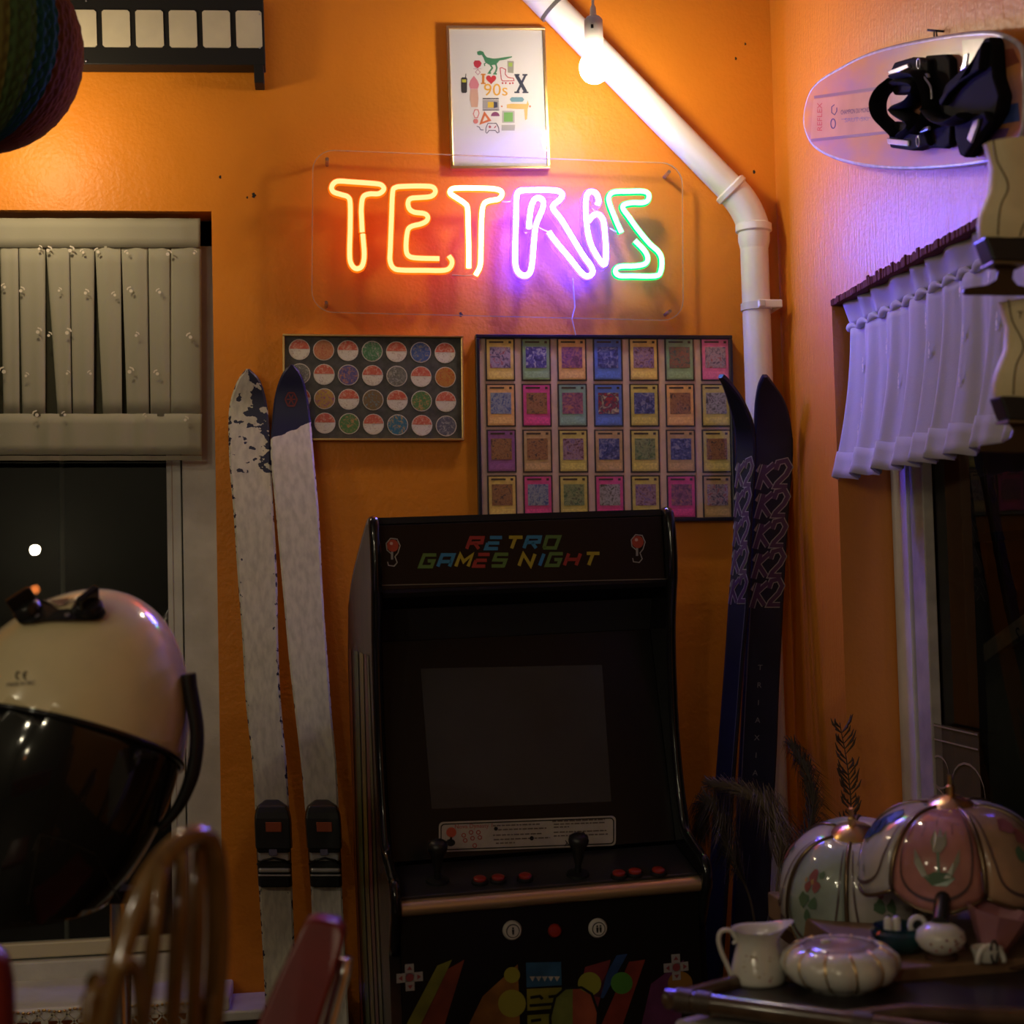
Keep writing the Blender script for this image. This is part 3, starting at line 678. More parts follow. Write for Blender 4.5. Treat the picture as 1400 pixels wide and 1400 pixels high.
DC = {'h': None, 'or': ((.55, .14, .06), (.62, .3, .14), (.5, .1, .05)), 'gr': ((.06, .20, .08), (.10, .28, .12), (.45, .42, .38)), 'bl': ((.04, .09, .28), (.08, .14, .35), (.35, .3, .2)),
      'pu': ((.10, .08, .28), (.14, .12, .32), (.6, .25, .12)), 'wh': ((.40, .38, .32), (.12, .12, .1), (.5, .5, .45)), 'ye': ((.55, .40, .06), (.55, .3, .08), (.35, .12, .25)),
      'br': ((.25, .16, .06), (.2, .13, .06), (.2, .3, .32)), 'gn': ((.08, .22, .06), (.1, .25, .08), (.55, .3, .12)), 'te': ((.03, .16, .30), (.05, .2, .3), (.5, .35, .15)), 'gy': ((.10, .10, .17), (.14, .14, .2), (.4, .4, .42)), 're': ((.55, .10, .03), (.6, .3, .05), (.5, .12, .05))}
GR = [['h', 'or', 'h', 'gr', 'h', 'bl', 'h'], ['wh', 'h', 'pu', 'h', 'wh', 'h', 're'], ['h', 'ye', 'h', 'br', 'h', 'gn', 'h'], ['gy', 'h', 'gn', 'h', 'te', 'h', 'gy']]
rd = 14.3/640
for r in range(4):
    for c_ in range(7):
        px = 380+(152+172*c_+ (3*r))/5.185; py = 440+(196+172.5*r+4*c_)/5.185
        p = PD.loc(px, py, .008); k = GR[r][c_]
        fn = lambda x, z, p=p: Vector((p.x+x, .0095, p.z+z))
        b = MB(); b.disc(0, 0, rd, lambda x, z, p=p: Vector((p.x+x, .0088, p.z+z)), n=24)
        o = b.build('disc', M_rim, PD.e)
        f2 = lambda x, z, p=p: Vector((p.x+x, .0084, p.z+z)); f3 = lambda x, z, p=p: Vector((p.x+x, .0080, p.z+z))
        if k == 'h':      # a plain two-tone disc stands in for the printed design
            q = rd*.93
            MB().poly([(q*math.cos(a), q*math.sin(a)) for a in [PI*.02+PI*.96*i/14 for i in range(15)]], f2).build('upper_half', art('disc_red', (.66, .10, .07), (.70, .18, .10), (.78, .45, .35), 160), o)
            MB().poly([(q*math.cos(a), q*math.sin(a)) for a in [PI+PI*i/14 for i in range(15)]], f2).build('lower_half', art('disc_cream', (.80, .74, .62), (.85, .8, .7), (.6, .5, .4), 200), o)
        else:
            MB().disc(0, 0, rd*.93, f2, n=24).build('print', art('disc_'+k, *DC[k], 170), o)

# ------------------------------------------------------------------ card frame
PCd = Panel([(650, 458), (1004, 457), (1005, 713), (655, 715)], hitw(.024), 1, 'framed_cards', 'black framed grid of colourful trading cards on a salmon board above the arcade cabinet', 'picture')
frame4(PCd.W, PCd.H, .008, 0, .022).build('frame', C('frame_black', .012, .012, .018, .3), PCd.e, bevel=.0015)
MB().box(-PCd.W/2+.006, PCd.W/2-.006, .012, .022, -PCd.H/2+.006, PCd.H/2-.006).build('backing_board', C('board_salmon', .74, .52, .40, .75, var=.12, vscale=30), PCd.e)
MB().add([(-PCd.W/2+.006, .004, -PCd.H/2+.006), (PCd.W/2-.006, .004, -PCd.H/2+.006), (PCd.W/2-.006, .004, PCd.H/2-.006), (-PCd.W/2+.006, .004, PCd.H/2-.006)], [(0, 1, 2, 3)]).build('glass', M_glass, PCd.e)
YE = (.50, .36, .10); YG = (.40, .34, .09); OR = (.52, .30, .11); GN = (.17, .27, .15); BL = (.06, .12, .38); PK = (.55, .12, .24); MG = (.45, .05, .18); TL = (.16, .27, .21); PU = (.20, .07, .20); TN = (.36, .24, .11)
def br(c): return tuple(min(.85, x*1.6) for x in c)
YE, YG, OR, GN, BL, PK, MG, TL, PU, TN = [br(c) for c in (YE, YG, OR, GN, BL, PK, MG, TL, PU, TN)]
CG = [[YE, GN, OR, BL, YE, GN, PK], [OR, MG, TL, BL, YG, OR, YG], [PU, TN, YG, TN, YG, TN, YG], [YE, MG, YG, MG, YG, MG, TN]]
ARTS = [((.08, .05, .12), (.45, .35, .4), (.35, .08, .1)), ((.03, .03, .14), (.10, .09, .3), (.5, .48, .5)), ((.12, .05, .10), (.3, .10, .2), (.5, .2, .12)), ((.02, .03, .12), (.08, .1, .3), (.3, .3, .42)), ((.10, .03, .06), (.4, .25, .3), (.15, .1, .3)), ((.05, .12, .10), (.3, .12, .08), (.1, .2, .12)), ((.05, .10, .30), (.35, .4, .45), (.10, .12, .25)), ((.20, .08, .04), (.4, .2, .08), (.08, .05, .05)), ((.06, .06, .05), (.45, .42, .4), (.12, .1, .1)), ((.06, .14, .06), (.3, .35, .15), (.1, .12, .06))]
AI = [[0, 1, 2, 3, 4, 5, 0], [6, 7, 2, 4, 3, 7, 8], [7, 7, 4, 3, 9, 3, 7], [7, 6, 9, 8, 4, 2, 0]]
for r in range(4):
    for c_ in range(7):
        x0, z1 = PCd.xz(640+(85+180.6*c_+3.5*r)/3.684, 440+(82+230.5*r)/3.684, .01); x1, z0 = PCd.xz(640+(85+180.6*c_+3.5*r+152)/3.684, 440+(82+230.5*r+216)/3.684, .01)
        w_, h_ = x1-x0, z1-z0; col = CG[r][c_]
        o = MB().box(x0, x1, .0085, .011, z0, z1).build('card', C('card_edge', .03, .025, .03, .5), PCd.e)
        MB().box(x0+.05*w_, x1-.05*w_, .0078, .009, z0+.035*h_, z1-.035*h_).build('card_face', quick(col, var=.15, vscale=90), o)
        ai = AI[r][c_]
        if (r, c_) == (1, 3): am = art('card_art_r', (.45, .03, .04), (.03, .03, .08), (.6, .5, .3), 70)
        else: am = art('card_art_%d' % ai, *ARTS[ai], 110)
        MB().box(x0+.15*w_, x1-.15*w_, .0070, .0085, z0+.30*h_, z1-.21*h_).build('art_panel', am, o)
        MB().box(x0+.10*w_, x1-.10*w_, .0072, .0085, z0+.07*h_, z0+.22*h_).build('text_box', quick(tuple(min(1, c*1.25) for c in col), var=.2, vscale=240), o)
        MB().box(x0+.13*w_, x0+.62*w_, .0072, .0085, z1-.115*h_, z1-.075*h_).build('title_bar', C('card_ink', .05, .035, .03), o)
        MB().box(x1-.21*w_, x1-.12*w_, .0072, .0085, z1-.125*h_, z1-.07*h_).build('symbol', C('card_ink', .05, .035, .03), o)

# ------------------------------------------------------------------ film strip panel
PF = Panel([(-260, -12), (360, -8), (362, 90), (-258, 85)], hitw(.055), 1, 'film_strip_panel', 'black panel like a film strip with a row of cream frames, beside the paper ball', 'decoration')
MB().box(-PF.W/2, PF.W/2, 0, .05, -PF.H/2, PF.H/2).build('board', C('film_black', .014, .014, .013, .5, spec=.2), PF.e, bevel=.002)
for i in range(13):
    xl = 322-45.7*i; xr = xl+39.5
    if i == 0: xl, xr = 322, 359
    a = PF.xz(xl, 15); c2 = PF.xz(xr, 66); k = .0042
    x0, z1 = a; x1, z0 = c2
    py_ = 12.5+.25*(xl-120)/45; z1 = PF.xz(xl, py_+1.5)[1]; z0 = PF.xz(xl, py_+52)[1]
    MB().prism([(x0+k, z0), (x1-k, z0), (x1, z0+k), (x1, z1-k), (x1-k, z1), (x0+k, z1), (x0, z1-k), (x0, z0+k)], -.003, .001).build('frame_window', C('film_cream', .60, .55, .40, .5, var=.06, vscale=20), PF.e)
b = MB()
for px, py in ((118, 2), (118, 84), (355, 20), (355, 66), (-100, 2), (-100, 84)):
    x, z = PF.xz(px, py); b.ball((x, -.003, z), (.0022, .0015, .0022), 8, 6)
b.build('screws', M_steel, PF.e, smooth=0)['kind'] = 'stuff'
x, z = PF.xz(347, 92); x1, z1 = PF.xz(361, 113)
MB().box(x, x1, .0, .05, z1, z+.006).build('bracket_foot', C('film_black', .014, .014, .013), PF.e, bevel=.002)

# ------------------------------------------------------------------ honeycomb paper ball
bc = dep(-35, 63, 2.35); BR = 142/F*2.35*1.0
ballE = thing('paper_ball', 'rainbow honeycomb tissue paper ball hanging beside the film strip panel', 'decoration', tuple(bc))
pal = [(0.138, 0.055, 0.003), (0.138, 0.077, 0.003), (0.143, 0.088, 0.017), (0.143, 0.099, 0.022), (0.143, 0.105, 0.022), (0.143, 0.11, 0.022), (0.149, 0.11, 0.025), (0.127, 0.11, 0.028), (0.055, 0.094, 0.033), (0.014, 0.055, 0.047), (0.094, 0.028, 0.003), (0.132, 0.041, 0.003)]  # red-brown sectors: tissue colour with glow from the bulb behind put in
NS = 24
for s in range(NS):
    a0 = math.radians(-180+15*s)
    def bs(u, v, a0=a0):
        lat = -PI/2+PI*v; ang = a0+2*PI/NS*u
        ph = u*2; q = v*20; k = .30*math.cos(PI*q)
        # diamond cells of the folded tissue
        wz = math.sqrt(abs(math.sin(PI*(ph+k))*math.sin(PI*(ph-k))))
        r = BR*(1-.030*(1-wz)*math.cos(lat))
        return Vector((r*math.cos(lat)*math.cos(ang), r*math.cos(lat)*math.sin(ang), r*math.sin(lat)))
    MB().grid(bs, 16, 104).build('tissue_fold', mat('tissue_%d' % (s % 12), pal[s % 12], .85, spec=.05), ballE, smooth=0)
MB().tube([(0, 0, BR-.003), (0, 0, ZC-bc.z)], .0015, 6).build('thread', M_white, ballE)

# ------------------------------------------------------------------ skis
def interp(rows, t):
    n = len(rows)-1; x = min(max(t*n, 0), n-1e-9); i = int(x); f_ = x-i
    R_ = rows; a = R_[max(i-1, 0)]; b_ = R_[i]; c = R_[i+1]; d = R_[min(i+2, n)]
    return [.5*((2*q)+(r-p)*f_+(2*p-5*q+4*r-s)*f_*f_+(3*q-p-3*r+s)*f_**3) for p, q, r, s in zip(a, b_, c, d)]
class Ski:
    """rows: (y, xl, xr, off_l, off_r) down the picture; the lower end runs on to the floor"""
    def __init__(self, rows, name, label, m, group=None, th=.011):
        pts = []
        N = 60
        self.Lf = []; self.Rt = []
        for i in range(N+1):
            y, xl, xr, ol, orr = interp(rows, i/N)
            self.Lf.append(bw(xl, y, ol)); self.Rt.append(bw(xr, y, orr))
        dl = (self.Lf[-1]-self.Lf[-12]).normalized(); dr = (self.Rt[-1]-self.Rt[-12]).normalized(); dm = (dl+dr).normalized()
        w_ = self.Rt[-1]-self.Lf[-1]; c0 = (self.Lf[-1]+self.Rt[-1])/2
        T = (c0.z-.012)/(-dm.z)
        for i in range(1, 13):
            c = c0+dm*(T*i/12); self.Lf.append(c-w_/2); self.Rt.append(c+w_/2)
        self.N = len(self.Lf)-1
        base = (self.Lf[-1]+self.Rt[-1])/2
        self.e = thing(name, label, 'ski', (base.x, base.y, 0), group=group); self.inv = self.e.matrix_world.inverted()
        # arc length
        self.s = [0.]
        for i in range(self.N):
            self.s.append(self.s[-1]+((self.Lf[i+1]+self.Rt[i+1])/2-(self.Lf[i]+self.Rt[i])/2).length)
        vs = []; fs = []; uv = []
        for i in range(self.N+1):
            n = self.nrm(i)
            l, r = self.Lf[i], self.Rt[i]; e = (r-l)
            ins = min(.004, e.length*.2); en = e.normalized()
            vs += [l+en*ins, r-en*ins, r-n*.003, r-n*th, l-n*th, l-n*.003]
        for i in range(self.N):
            for k in range(6): fs.append((i*6+k, i*6+(k+1) % 6, (i+1)*6+(k+1) % 6, (i+1)*6+k))
        fs += [tuple(range(6)), tuple(self.N*6+k for k in range(5, -1, -1))]
        b = MB(self.inv).add(vs, fs); o = b.build('ski_body', m, self.e, smooth=35); self.body = o
        me = o.data; ul = me.uv_layers.new(name='UVMap')
        for lp_ in me.loops:
            vi = lp_.vertex_index; i = vi//6; k = vi % 6
            ul.data[lp_.index].uv = ((0.08, .92, 1, 1, 0, 0)[k], self.s[i])
    def nrm(self, i):
        i0 = max(i-1, 0); i1 = min(i+1, self.N)
        t = ((self.Lf[i1]+self.Rt[i1])-(self.Lf[i0]+self.Rt[i0])).normalized(); e = (self.Rt[min(max(i, 2), self.N)]-self.Lf[min(max(i, 2), self.N)]).normalized()
        n = t.cross(e); n.normalize()
        return n if n.y < 0 else -n
    def at(self, u, s, h=0.):
        s = min(max(s, 0), self.s[-1]-1e-6); i = 0
        while self.s[i+1] < s: i += 1
        f_ = (s-self.s[i])/(self.s[i+1]-self.s[i])
        l = self.Lf[i].lerp(self.Lf[i+1], f_); r = self.Rt[i].lerp(self.Rt[i+1], f_); n = self.nrm(i).lerp(self.nrm(i+1), f_)
        return l+(r-l)*u+n*h
    def s_at(self, py):
        def yy(i):
            c = (self.Lf[i]+self.Rt[i])/2-CAM; return 700-F*c.dot(up)/c.dot(fw)
        for i in range(self.N):
            a, b_ = yy(i), yy(i+1)
            if a <= py < b_: return self.s[i]+(self.s[i+1]-self.s[i])*(py-a)/(b_-a)
        return 0.
def ski_mat(name, base, dark, tipv, tip_tilt, edgew, seed, tipfull=True, extra=None):
    m = bpy.data.materials.new(name); m.use_nodes = True; nt = m.node_tree; bb = nt.nodes['Principled BSDF']; bb.inputs['Roughness'].default_value = .45
    N_ = nt.nodes.new; Lk = nt.links.new
    uv = N_('ShaderNodeUVMap'); sp = N_('ShaderNodeSeparateXYZ'); Lk(uv.outputs[0], sp.inputs[0])
    def noise(sc, stretch, det=4, off=0):
        mp = N_('ShaderNodeMapping'); mp.inputs['Scale'].default_value = stretch; mp.inputs['Location'].default_value = (seed+off, seed*2, 0); Lk(uv.outputs[0], mp.inputs[0])
        n = N_('ShaderNodeTexNoise'); n.inputs['Scale'].default_value = sc; n.inputs['Detail'].default_value = det; Lk(mp.outputs[0], n.inputs['Vector']); return n.outputs['Fac']
    def ma(op, a, b_, c=None, cl=False):
        q = N_('ShaderNodeMath'); q.operation = op; q.use_clamp = cl
        for k, x in enumerate((a, b_, c)):
            if x is None: continue
            if isinstance(x, (int, float)): q.inputs[k].default_value = x
            else: Lk(x, q.inputs[k])
        return q.outputs[0]
    U, V = sp.outputs[0], sp.outputs[1]
    chips = noise(7, (1.1, 9, 1))
    edge = ma('ABSOLUTE', ma('SUBTRACT', U, .5), None)                 # 0 centre .. .5 edge
    e2 = ma('MULTIPLY', ma('SUBTRACT', edge, .5-edgew), 1/edgew)
    if tipfull:
        lim = ma('MULTIPLY_ADD', U, tip_tilt, tipv)
        t = ma('LESS_THAN', ma('MULTIPLY_ADD', noise(5, (1, 6, 1), 4, 3), .012, V), lim)
    else:                                                               # worn tip: broken dark patches
        near = ma('SUBTRACT', 1, ma('MULTIPLY', V, 1/tipv), None, True)
        side = ma('MULTIPLY_ADD', U, .24, -.12)
        t = ma('GREATER_THAN', ma('ADD', ma('ADD', noise(5, (.55, 8, 1), 3, 5), side), ma('MULTIPLY', near, .10)), .60)
        t = ma('MULTIPLY', t, ma('LESS_THAN', V, tipv))
    ch = ma('GREATER_THAN', ma('ADD', chips, ma('MULTIPLY', e2, .16)), .70)
    msk = ma('MAXIMUM', t, ch)
    mx = N_('ShaderNodeMix'); mx.data_type = 'RGBA'
    Lk(msk, mx.inputs[0]); mx.inputs[7].default_value = (*dark, 1)
    rp = N_('ShaderNodeValToRGB'); rp.color_ramp.elements[0].color = (*[c*.78 for c in base], 1); rp.color_ramp.elements[1].color = (*base, 1)
    rp.color_ramp.elements[0].position = .35; rp.color_ramp.elements[1].position = .6
    Lk(noise(4, (2, 9, 1), 5, 7), rp.inputs[0]); Lk(rp.outputs[0], mx.inputs[6]); Lk(mx.outputs[2], bb.inputs['Base Color'])
    bp = N_('ShaderNodeBump'); bp.inputs['Strength'].default_value = .3; bp.inputs['Distance'].default_value = .001
    inv_ = ma('SUBTRACT', 1, msk); Lk(inv_, bp.inputs['Height']); Lk(bp.outputs[0], bb.inputs['Normal'])
    MATS[name] = m; return m
MS1 = ski_mat('worn_ski_grey', (.66, .62, .50), (.018, .02, .055), .22, 0, .16, 3.3, False)
MS2 = ski_mat('worn_ski_white', (.74, .69, .60), (.012, .014, .06), .165, -.04, .04, 8.1)
s1 = Ski([(505, 336, 341, .05, .05), (520, 325, 355, .045, .045), (548, 315, 364, .035, .035), (580, 312, 368, .035, .035), (640, 314, 371, .05, .05), (700, 319, 374, .065, .065), (790, 325, 379, .08, .08), (870, 331, 380, .095, .095), (960, 336, 384, .11, .11), (1060, 346, 393, .13, .13), (1200, 353, 399, .15, .15), (1300, 359, 403, .165, .165), (1400, 364, 408, .18, .18)],
         'ski', 'worn grey white ski with chipped paint standing against the orange wall beside the window', MS1, 'old pale skis')
s2 = Ski([(499, 396, 401, .05, .05), (513, 385, 412, .045, .045), (540, 376, 420, .035, .035), (575, 372, 425, .035, .035), (622, 370, 429, .05, .05), (700, 377, 436, .065, .065), (800, 386, 441, .08, .08), (900, 395, 448, .10, .10), (980, 404, 454, .115, .115), (1060, 413, 461, .13, .13), (1200, 424, 467, .15, .15), (1300, 428, 472, .165, .165), (1400, 432, 477, .18, .18)],
         'ski', 'white ski with a dark blue tip overlapping the framed discs', MS2, 'old pale skis')
def binding(sk, y0, y1):
    a, b_ = sk.s_at(y0), sk.s_at(y1); Ls = b_-a
    def g(u, t, h): return sk.at(u, a+Ls*t, h)
    def blk(name, m, u0, u1, t0, t1, h0, h1, parent=sk.e, taper=.08, round_=0., nose=False, bev=.003):
        mb = MB(sk.inv)
        n = 8 if nose else 1; prof = []
        for i in range(n+1):
            q = i/n; tt = t0+(t1-t0)*q
            k = math.sqrt(max(0, 1-(1-min(1, q*2.2))**2)) if nose else 1
            prof.append((tt, .35+.65*k))
        vs = []
        for tt, k in prof:
            uc = (u0+u1)/2; hw = (u1-u0)/2*k
            vs += [g(uc-hw, tt, h0), g(uc+hw, tt, h0), g(uc+hw*(1-taper), tt, h0+(h1-h0)*k), g(uc-hw*(1-taper), tt, h0+(h1-h0)*k)]
        fs = [(i*4+j, i*4+(j+1) % 4, (i+1)*4+(j+1) % 4, (i+1)*4+j) for i in range(n) for j in range(4)]+[(0, 1, 2, 3), (n*4+3, n*4+2, n*4+1, n*4)]
        return mb.add(vs, fs).build(name, m, parent, bevel=bev)
    root = blk('binding', C('binding_black', .014, .017, .017, .35), -.04, 1.06, 0, .56, .0, .040, nose=True)
    blk('plate', C('binding_black', .014, .017, .017), -.02, 1.02, .56, 1, .0, .012, root)
    blk('badge', C('binding_orange', .40, .09, .035, .4), .30, .78, .25, .36, .040, .043, root, bev=.001)
    blk('toe_jaw', M_blackm, .0, 1, .50, .60, .01, .036, root)
    blk('chrome_clip', mat('chrome_bright', (.62, .62, .62), .3, metal=.45), .02, .98, .565, .70, .012, .024, root)  # paler and less metallic than chrome, brightness of reflections put into the colour
    blk('chrome_bar', mat('chrome_bright', (.62, .62, .62), .3, metal=.45), .02, .98, .78, .83, .012, .022, root)
    blk('chrome_strip', mat('chrome_bright', (.62, .62, .62), .3, metal=.45), .0, 1, .855, .875, .012, .02, root, bev=.001)
    blk('label_square', C('binding_label', .3, .3, .5, .2, metal=.6), .36, .62, .54, .63, .03, .038, root, bev=.001)
    mb = MB(sk.inv)
    mb.tube([g(.0, .74, .018), g(.2, .69, .024), g(.5, .665, .026), g(.8, .69, .024), g(1., .74, .018)], .0025, 8)
    mb.build('wire_arch', M_black, root, smooth=0)
    blk('heel_stop', M_blackm, .03, .97, .88, 1.0, .0, .02, root)
binding(s1, 1093, 1212); binding(s2, 1093, 1212)
# red round mark on the blue tip
b = MB(s2.inv); sc = s2.s_at(546)
fn = lambda u, v: s2.at(.5+u/.09, sc+v, .0012)
for k in range(6): b.stroke([(.016*math.cos(k*PI/3), .016*math.sin(k*PI/3)), (.016*math.cos((k+1)*PI/3), .016*math.sin((k+1)*PI/3))], .0035, fn)
for k in range(3): b.stroke([(.012*math.cos(k*PI/3), .012*math.sin(k*PI/3)), (-.012*math.cos(k*PI/3), -.012*math.sin(k*PI/3))], .003, fn)
b.build('emblem', C('emblem_red', .16, .02, .025, .5), s2.e)

M_ski_b = C('ski_navy', .016, .017, .036, .38, var=.25, vscale=9, spec=.25)
s3 = Ski([(517, 981, 987, .19, .20), (530, 987, 1000, .175, .19), (556, 996, 1018, .15, .17), (593, 1004, 1031, .125, .15), (640, 1004.5, 1031, .12, .145), (690, 1003, 1027, .125, .15), (760, 1000, 1024, .135, .16), (825, 995, 1022, .145, .17), (900, 990, 1015, .155, .18), (980, 984, 1009, .17, .195), (1070, 977, 1002, .19, .215), (1200, 968, 994, .22, .245), (1400, 955, 981, .27, .295)],
         'ski', 'dark navy ski turned half sideways, its tip in front of the framed cards', M_ski_b, 'dark lettered skis')
s4 = Ski([(516, 1044, 1050, .165, .165), (528, 1038, 1060, .15, .15), (550, 1034, 1074, .13, .13), (580, 1032.5, 1082, .115, .115), (620, 1032, 1085, .11, .11), (700, 1030, 1079, .112, .112), (780, 1026, 1074, .118, .118), (860, 1021.5, 1070, .125, .125), (940, 1017, 1066, .135, .135), (1020, 1013, 1063, .15, .15), (1100, 1009, 1059, .17, .17), (1250, 1002, 1052, .21, .21), (1400, 994, 1044, .25, .25)],
         'ski', 'dark navy ski facing the room in the corner in front of the drain pipe', M_ski_b, 'dark lettered skis')
M_lf = C('logo_plum', .060, .022, .075, .35); M_lo = C('logo_line', .30, .30, .30, .4); M_la = C('logo_amber', .30, .27, .22, .4)
def k2(sk, ys, hpx, fill_only=False):
    for i, y in enumerate(ys):
        a = sk.s_at(y); b_ = sk.s_at(y+hpx); h = b_-a
        fx = lambda x, z, q=.0014: sk.at(.5+(x-.5)*.92, a+h*(1-z), q)
        K = [[(.06, .02), (.24, .82)], [(.52, .86), (.17, .50)], [(.17, .50), (.44, .10)]]
        T2_ = [(.55, .66), (.62, .90), (.84, .96), (.96, .74), (.86, .50), (.62, .22), (.58, .12), (.92, .12)]
        ww = .13
        bo = MB(sk.inv); bf = MB(sk.inv)
        asp = h/.075
        for st in K+[T2_]:
            bo.stroke(st, ww+.055, lambda x, z: fx(x, z, .0010)); bf.stroke(st, ww, lambda x, z: fx(x, z, .0016))
        o = bf.build('logo', M_lf, sk.e); bo.build('logo_outline', M_lo, o)
        MB(sk.inv).poly([(-.02, .62), (.06, .56), (.12, .86)], lambda x, z: fx(x, z, .0020)).build('logo_star', M_la, o)
k2(s4, [628, 668, 709, 750, 790], 42)
k2(s3, [626, 666, 706, 745, 785], 42)
b = MB(s4.inv)
for i, ch_ in enumerate('TRIAXIAL'):
    y = 913+i*24; sc = s4.s_at(y)
    text_mb(b, ch_, .016, lambda x, z: s4.at(.42+x/.075, sc-z, .0014))
b.build('lettering', C('ski_lettering', .20, .19, .18, .5), s4.e)
for sk in (s3, s4):
    b = MB(sk.inv)
    for u in ((.9,) if sk is s3 else (.06,)):
        b.stroke([(u, sk.s_at(820)+.02*i) for i in range(30)], .03, lambda x, z: sk.at(x, z, .0009))
    b.build('pinstripe', C('ski_edge', .10, .10, .12, .3), sk.e)

# ------------------------------------------------------------------ arcade cabinet
ax, ay, yaw, rol, AW = .3548, 3.1, .0768, -.0145, .5557
mA = Matrix.Translation((ax, ay, 0)) @ Matrix.Rotation(yaw, 4, 'Z') @ Matrix.Rotation(rol, 4, 'Y')
arc = thing('arcade_cabinet', 'black arcade cabinet with RETRO GAMES NIGHT on its marquee between the two pairs of skis', 'arcade machine', mtx=mA)
iA = mA.inverted()
HW = AW/2; ST = .018
prof = [(0, .0), (0, 1.30), (.05, 1.41), (.16, 1.475), (.40, 1.555), (.455, 1.567), (.472, 1.555), (.478, 1.50), (.475, 1.455), (.465, 1.42), (.450, 1.36), (.443, 1.28), (.443, 1.18), (.455, 1.09), (.470, 1.03), (.49, .992), (.55, .968), (.585, .955), (.59, .92), (.575, .895), (.545, .84), (.545, .0)]
M_side = mat('side_art', (.075, .04, .03), .3, var=.6, vscale=6, stretch=(1, 5, 1.2), col2=(.012, .012, .012), spec=.15)
for sx in (-1, 1):
    x0, x1 = (-HW, -HW+ST) if sx < 0 else (HW-ST, HW)
    P = [(-f_, z) for f_, z in prof]
    b = MB(); n = len(P)
    b.add([(x0, p[0], p[1]) for p in P]+[(x1, p[0], p[1]) for p in P], [list(range(n)), list(range(2*n-1, n-1, -1))]+[(i, n+i, n+(i+1) % n, (i+1) % n) for i in range(n)])
    o = b.build('side_panel', M_side if sx < 0 else M_blackg, arc)
    pth = spline([((x0+x1)/2, -f_, z) for f_, z in prof[2:-1]], 4)
    MB().tube(pth, ST*.55, 10).build('edge_trim', M_blackg, o, smooth=0)
    if sx < 0:   # bands of the side print
        for k, (fa, fb, colr) in enumerate(((.06, .11, (.20, .05, .02)), (.16, .24, (.06, .10, .03)), (.27, .33, (.22, .16, .03)), (.35, .40, (.16, .03, .04)), (.43, .47, (.10, .10, .03)))):
            b = MB(); fa2 = lambda f_, z: Vector((-HW-.0012, -f_, z))
            b.poly([(fa, .2), (fb, .2), (fb-.06, .9), (min(fb-.02, .40), 1.33), (min(fa-.02, .36), 1.33), (fa-.06, .9)], fa2); b.build('side_stripe', quick(colr, rough=.35, var=.5, vscale=12), o)
X0, X1 = -HW+ST, HW-ST
def slab(name, f0, z0, f1, z1, m, th=.012, x0=X0, x1=X1, bevel=0., parent=arc):
    d = Vector((-(f1-f0), z1-z0)).normalized(); nx = Vector((d.y, -d.x))    # normal into the cabinet
    if nx.x < 0: nx = -nx
    a = Vector((-f0, z0)); c = Vector((-f1, z1)); vs = []
    for x in (x0, x1):
        for p in (a, c, c+nx*th, a+nx*th): vs.append((x, p.x, p.y))
    return MB().add(vs, [(0, 1, 2, 3), (7, 6, 5, 4), (0, 4, 5, 1), (1, 5, 6, 2), (2, 6, 7, 3), (3, 7, 4, 0)]).build(name, m, parent, bevel=bevel)
class Face:
    def __init__(self, f0, z0, f1, z1, h=.0):
        u = mA.to_3x3() @ Vector((1, 0, 0)); v = mA.to_3x3() @ Vector((0, -(f1-f0), z1-z0)); c = mA @ Vector((0, -f0, z0))
        self.m = frame_mtx(c, u, v); self.inv = self.m.inverted(); self.loc_m = iA @ self.m
    def xz(self, px, py, y=0.):
        o = self.inv @ CAM; d = self.inv.to_3x3() @ ray(px, py); t = (y-o.y)/d.y; p = o+d*t; return p.x, p.z
    def fn(self, y): return lambda x, z: self.loc_m @ Vector((x, y, z))
    def px(self, y):
        def f_(px, py): x, z = self.xz(px, py, y); return self.loc_m @ Vector((x, y, z))
        return f_
# marquee
mq0, mq1 = (.462, 1.445), (.458, 1.560)
slab('marquee', *mq0, *mq1, C('marquee_black', .012, .0075, .007, .3, spec=.3), bevel=.002); MQ = Face(*mq0, *mq1)
slab('top_panel', .455, 1.562, .12, 1.452, M_blackm)
slab('back_panel', .012, .02, .012, 1.34, M_blackm)
slab('marquee_lip', .470, 1.440, .462, 1.446, C('lip_black', .010, .009, .009, .3, spec=.3), .01)
MB().stroke([(506, 800.5), (913, 791.5), (909, 712)], 1.3, Face(*mq0, *mq1).px(-.0012)).build('marquee_line', C('marquee_line', .16, .14, .11, .4), arc)
slab('marquee_underside', .458, 1.438, .36, 1.41, M_blackm)
g = MQ.px(-.0015)
GL = {'R': [[(0, 0), (0, 1), (.9, 1), (.95, .55), (.05, .5)], [(.45, .5), (.9, 0)]], 'E': [[(.9, 1), (0, 1)], [(.85, .5), (0, .5)], [(0, .5), (0, 0), (.9, 0)]], 'T': [[(0, 1), (1, 1)], [(.5, 1), (.5, 0)]],
      'O': [[(.06, 0), (0, 1), (.92, 1), (.92, 0), (.0, 0)]], 'G': [[(.95, 1), (.0, 1), (0, 0), (.92, 0), (.92, .5), (.45, .5)]], 'A': [[(0, 0), (.0, 1), (.92, 1), (.92, 0)], [(0, .42), (.92, .42)]],
      'M': [[(0, 0), (.0, 1), (.48, .4), (.96, 1), (.96, 0)]], 'S': [[(.95, 1), (.0, 1), (.0, .52), (.92, .5), (.92, 0), (-.02, 0)]], 'N': [[(0, 0), (0, 1), (.92, 0), (.92, 1)]], 'I': [[(.5, 0), (.5, 1)]], 'H': [[(0, 0), (0, 1)], [(.92, 0), (.92, 1)], [(0, .5), (.92, .5)]]}
RD = (.36, .035, .03); BU = (.035, .22, .42); YL = (.42, .34, .03); GR_ = (.10, .20, .045)
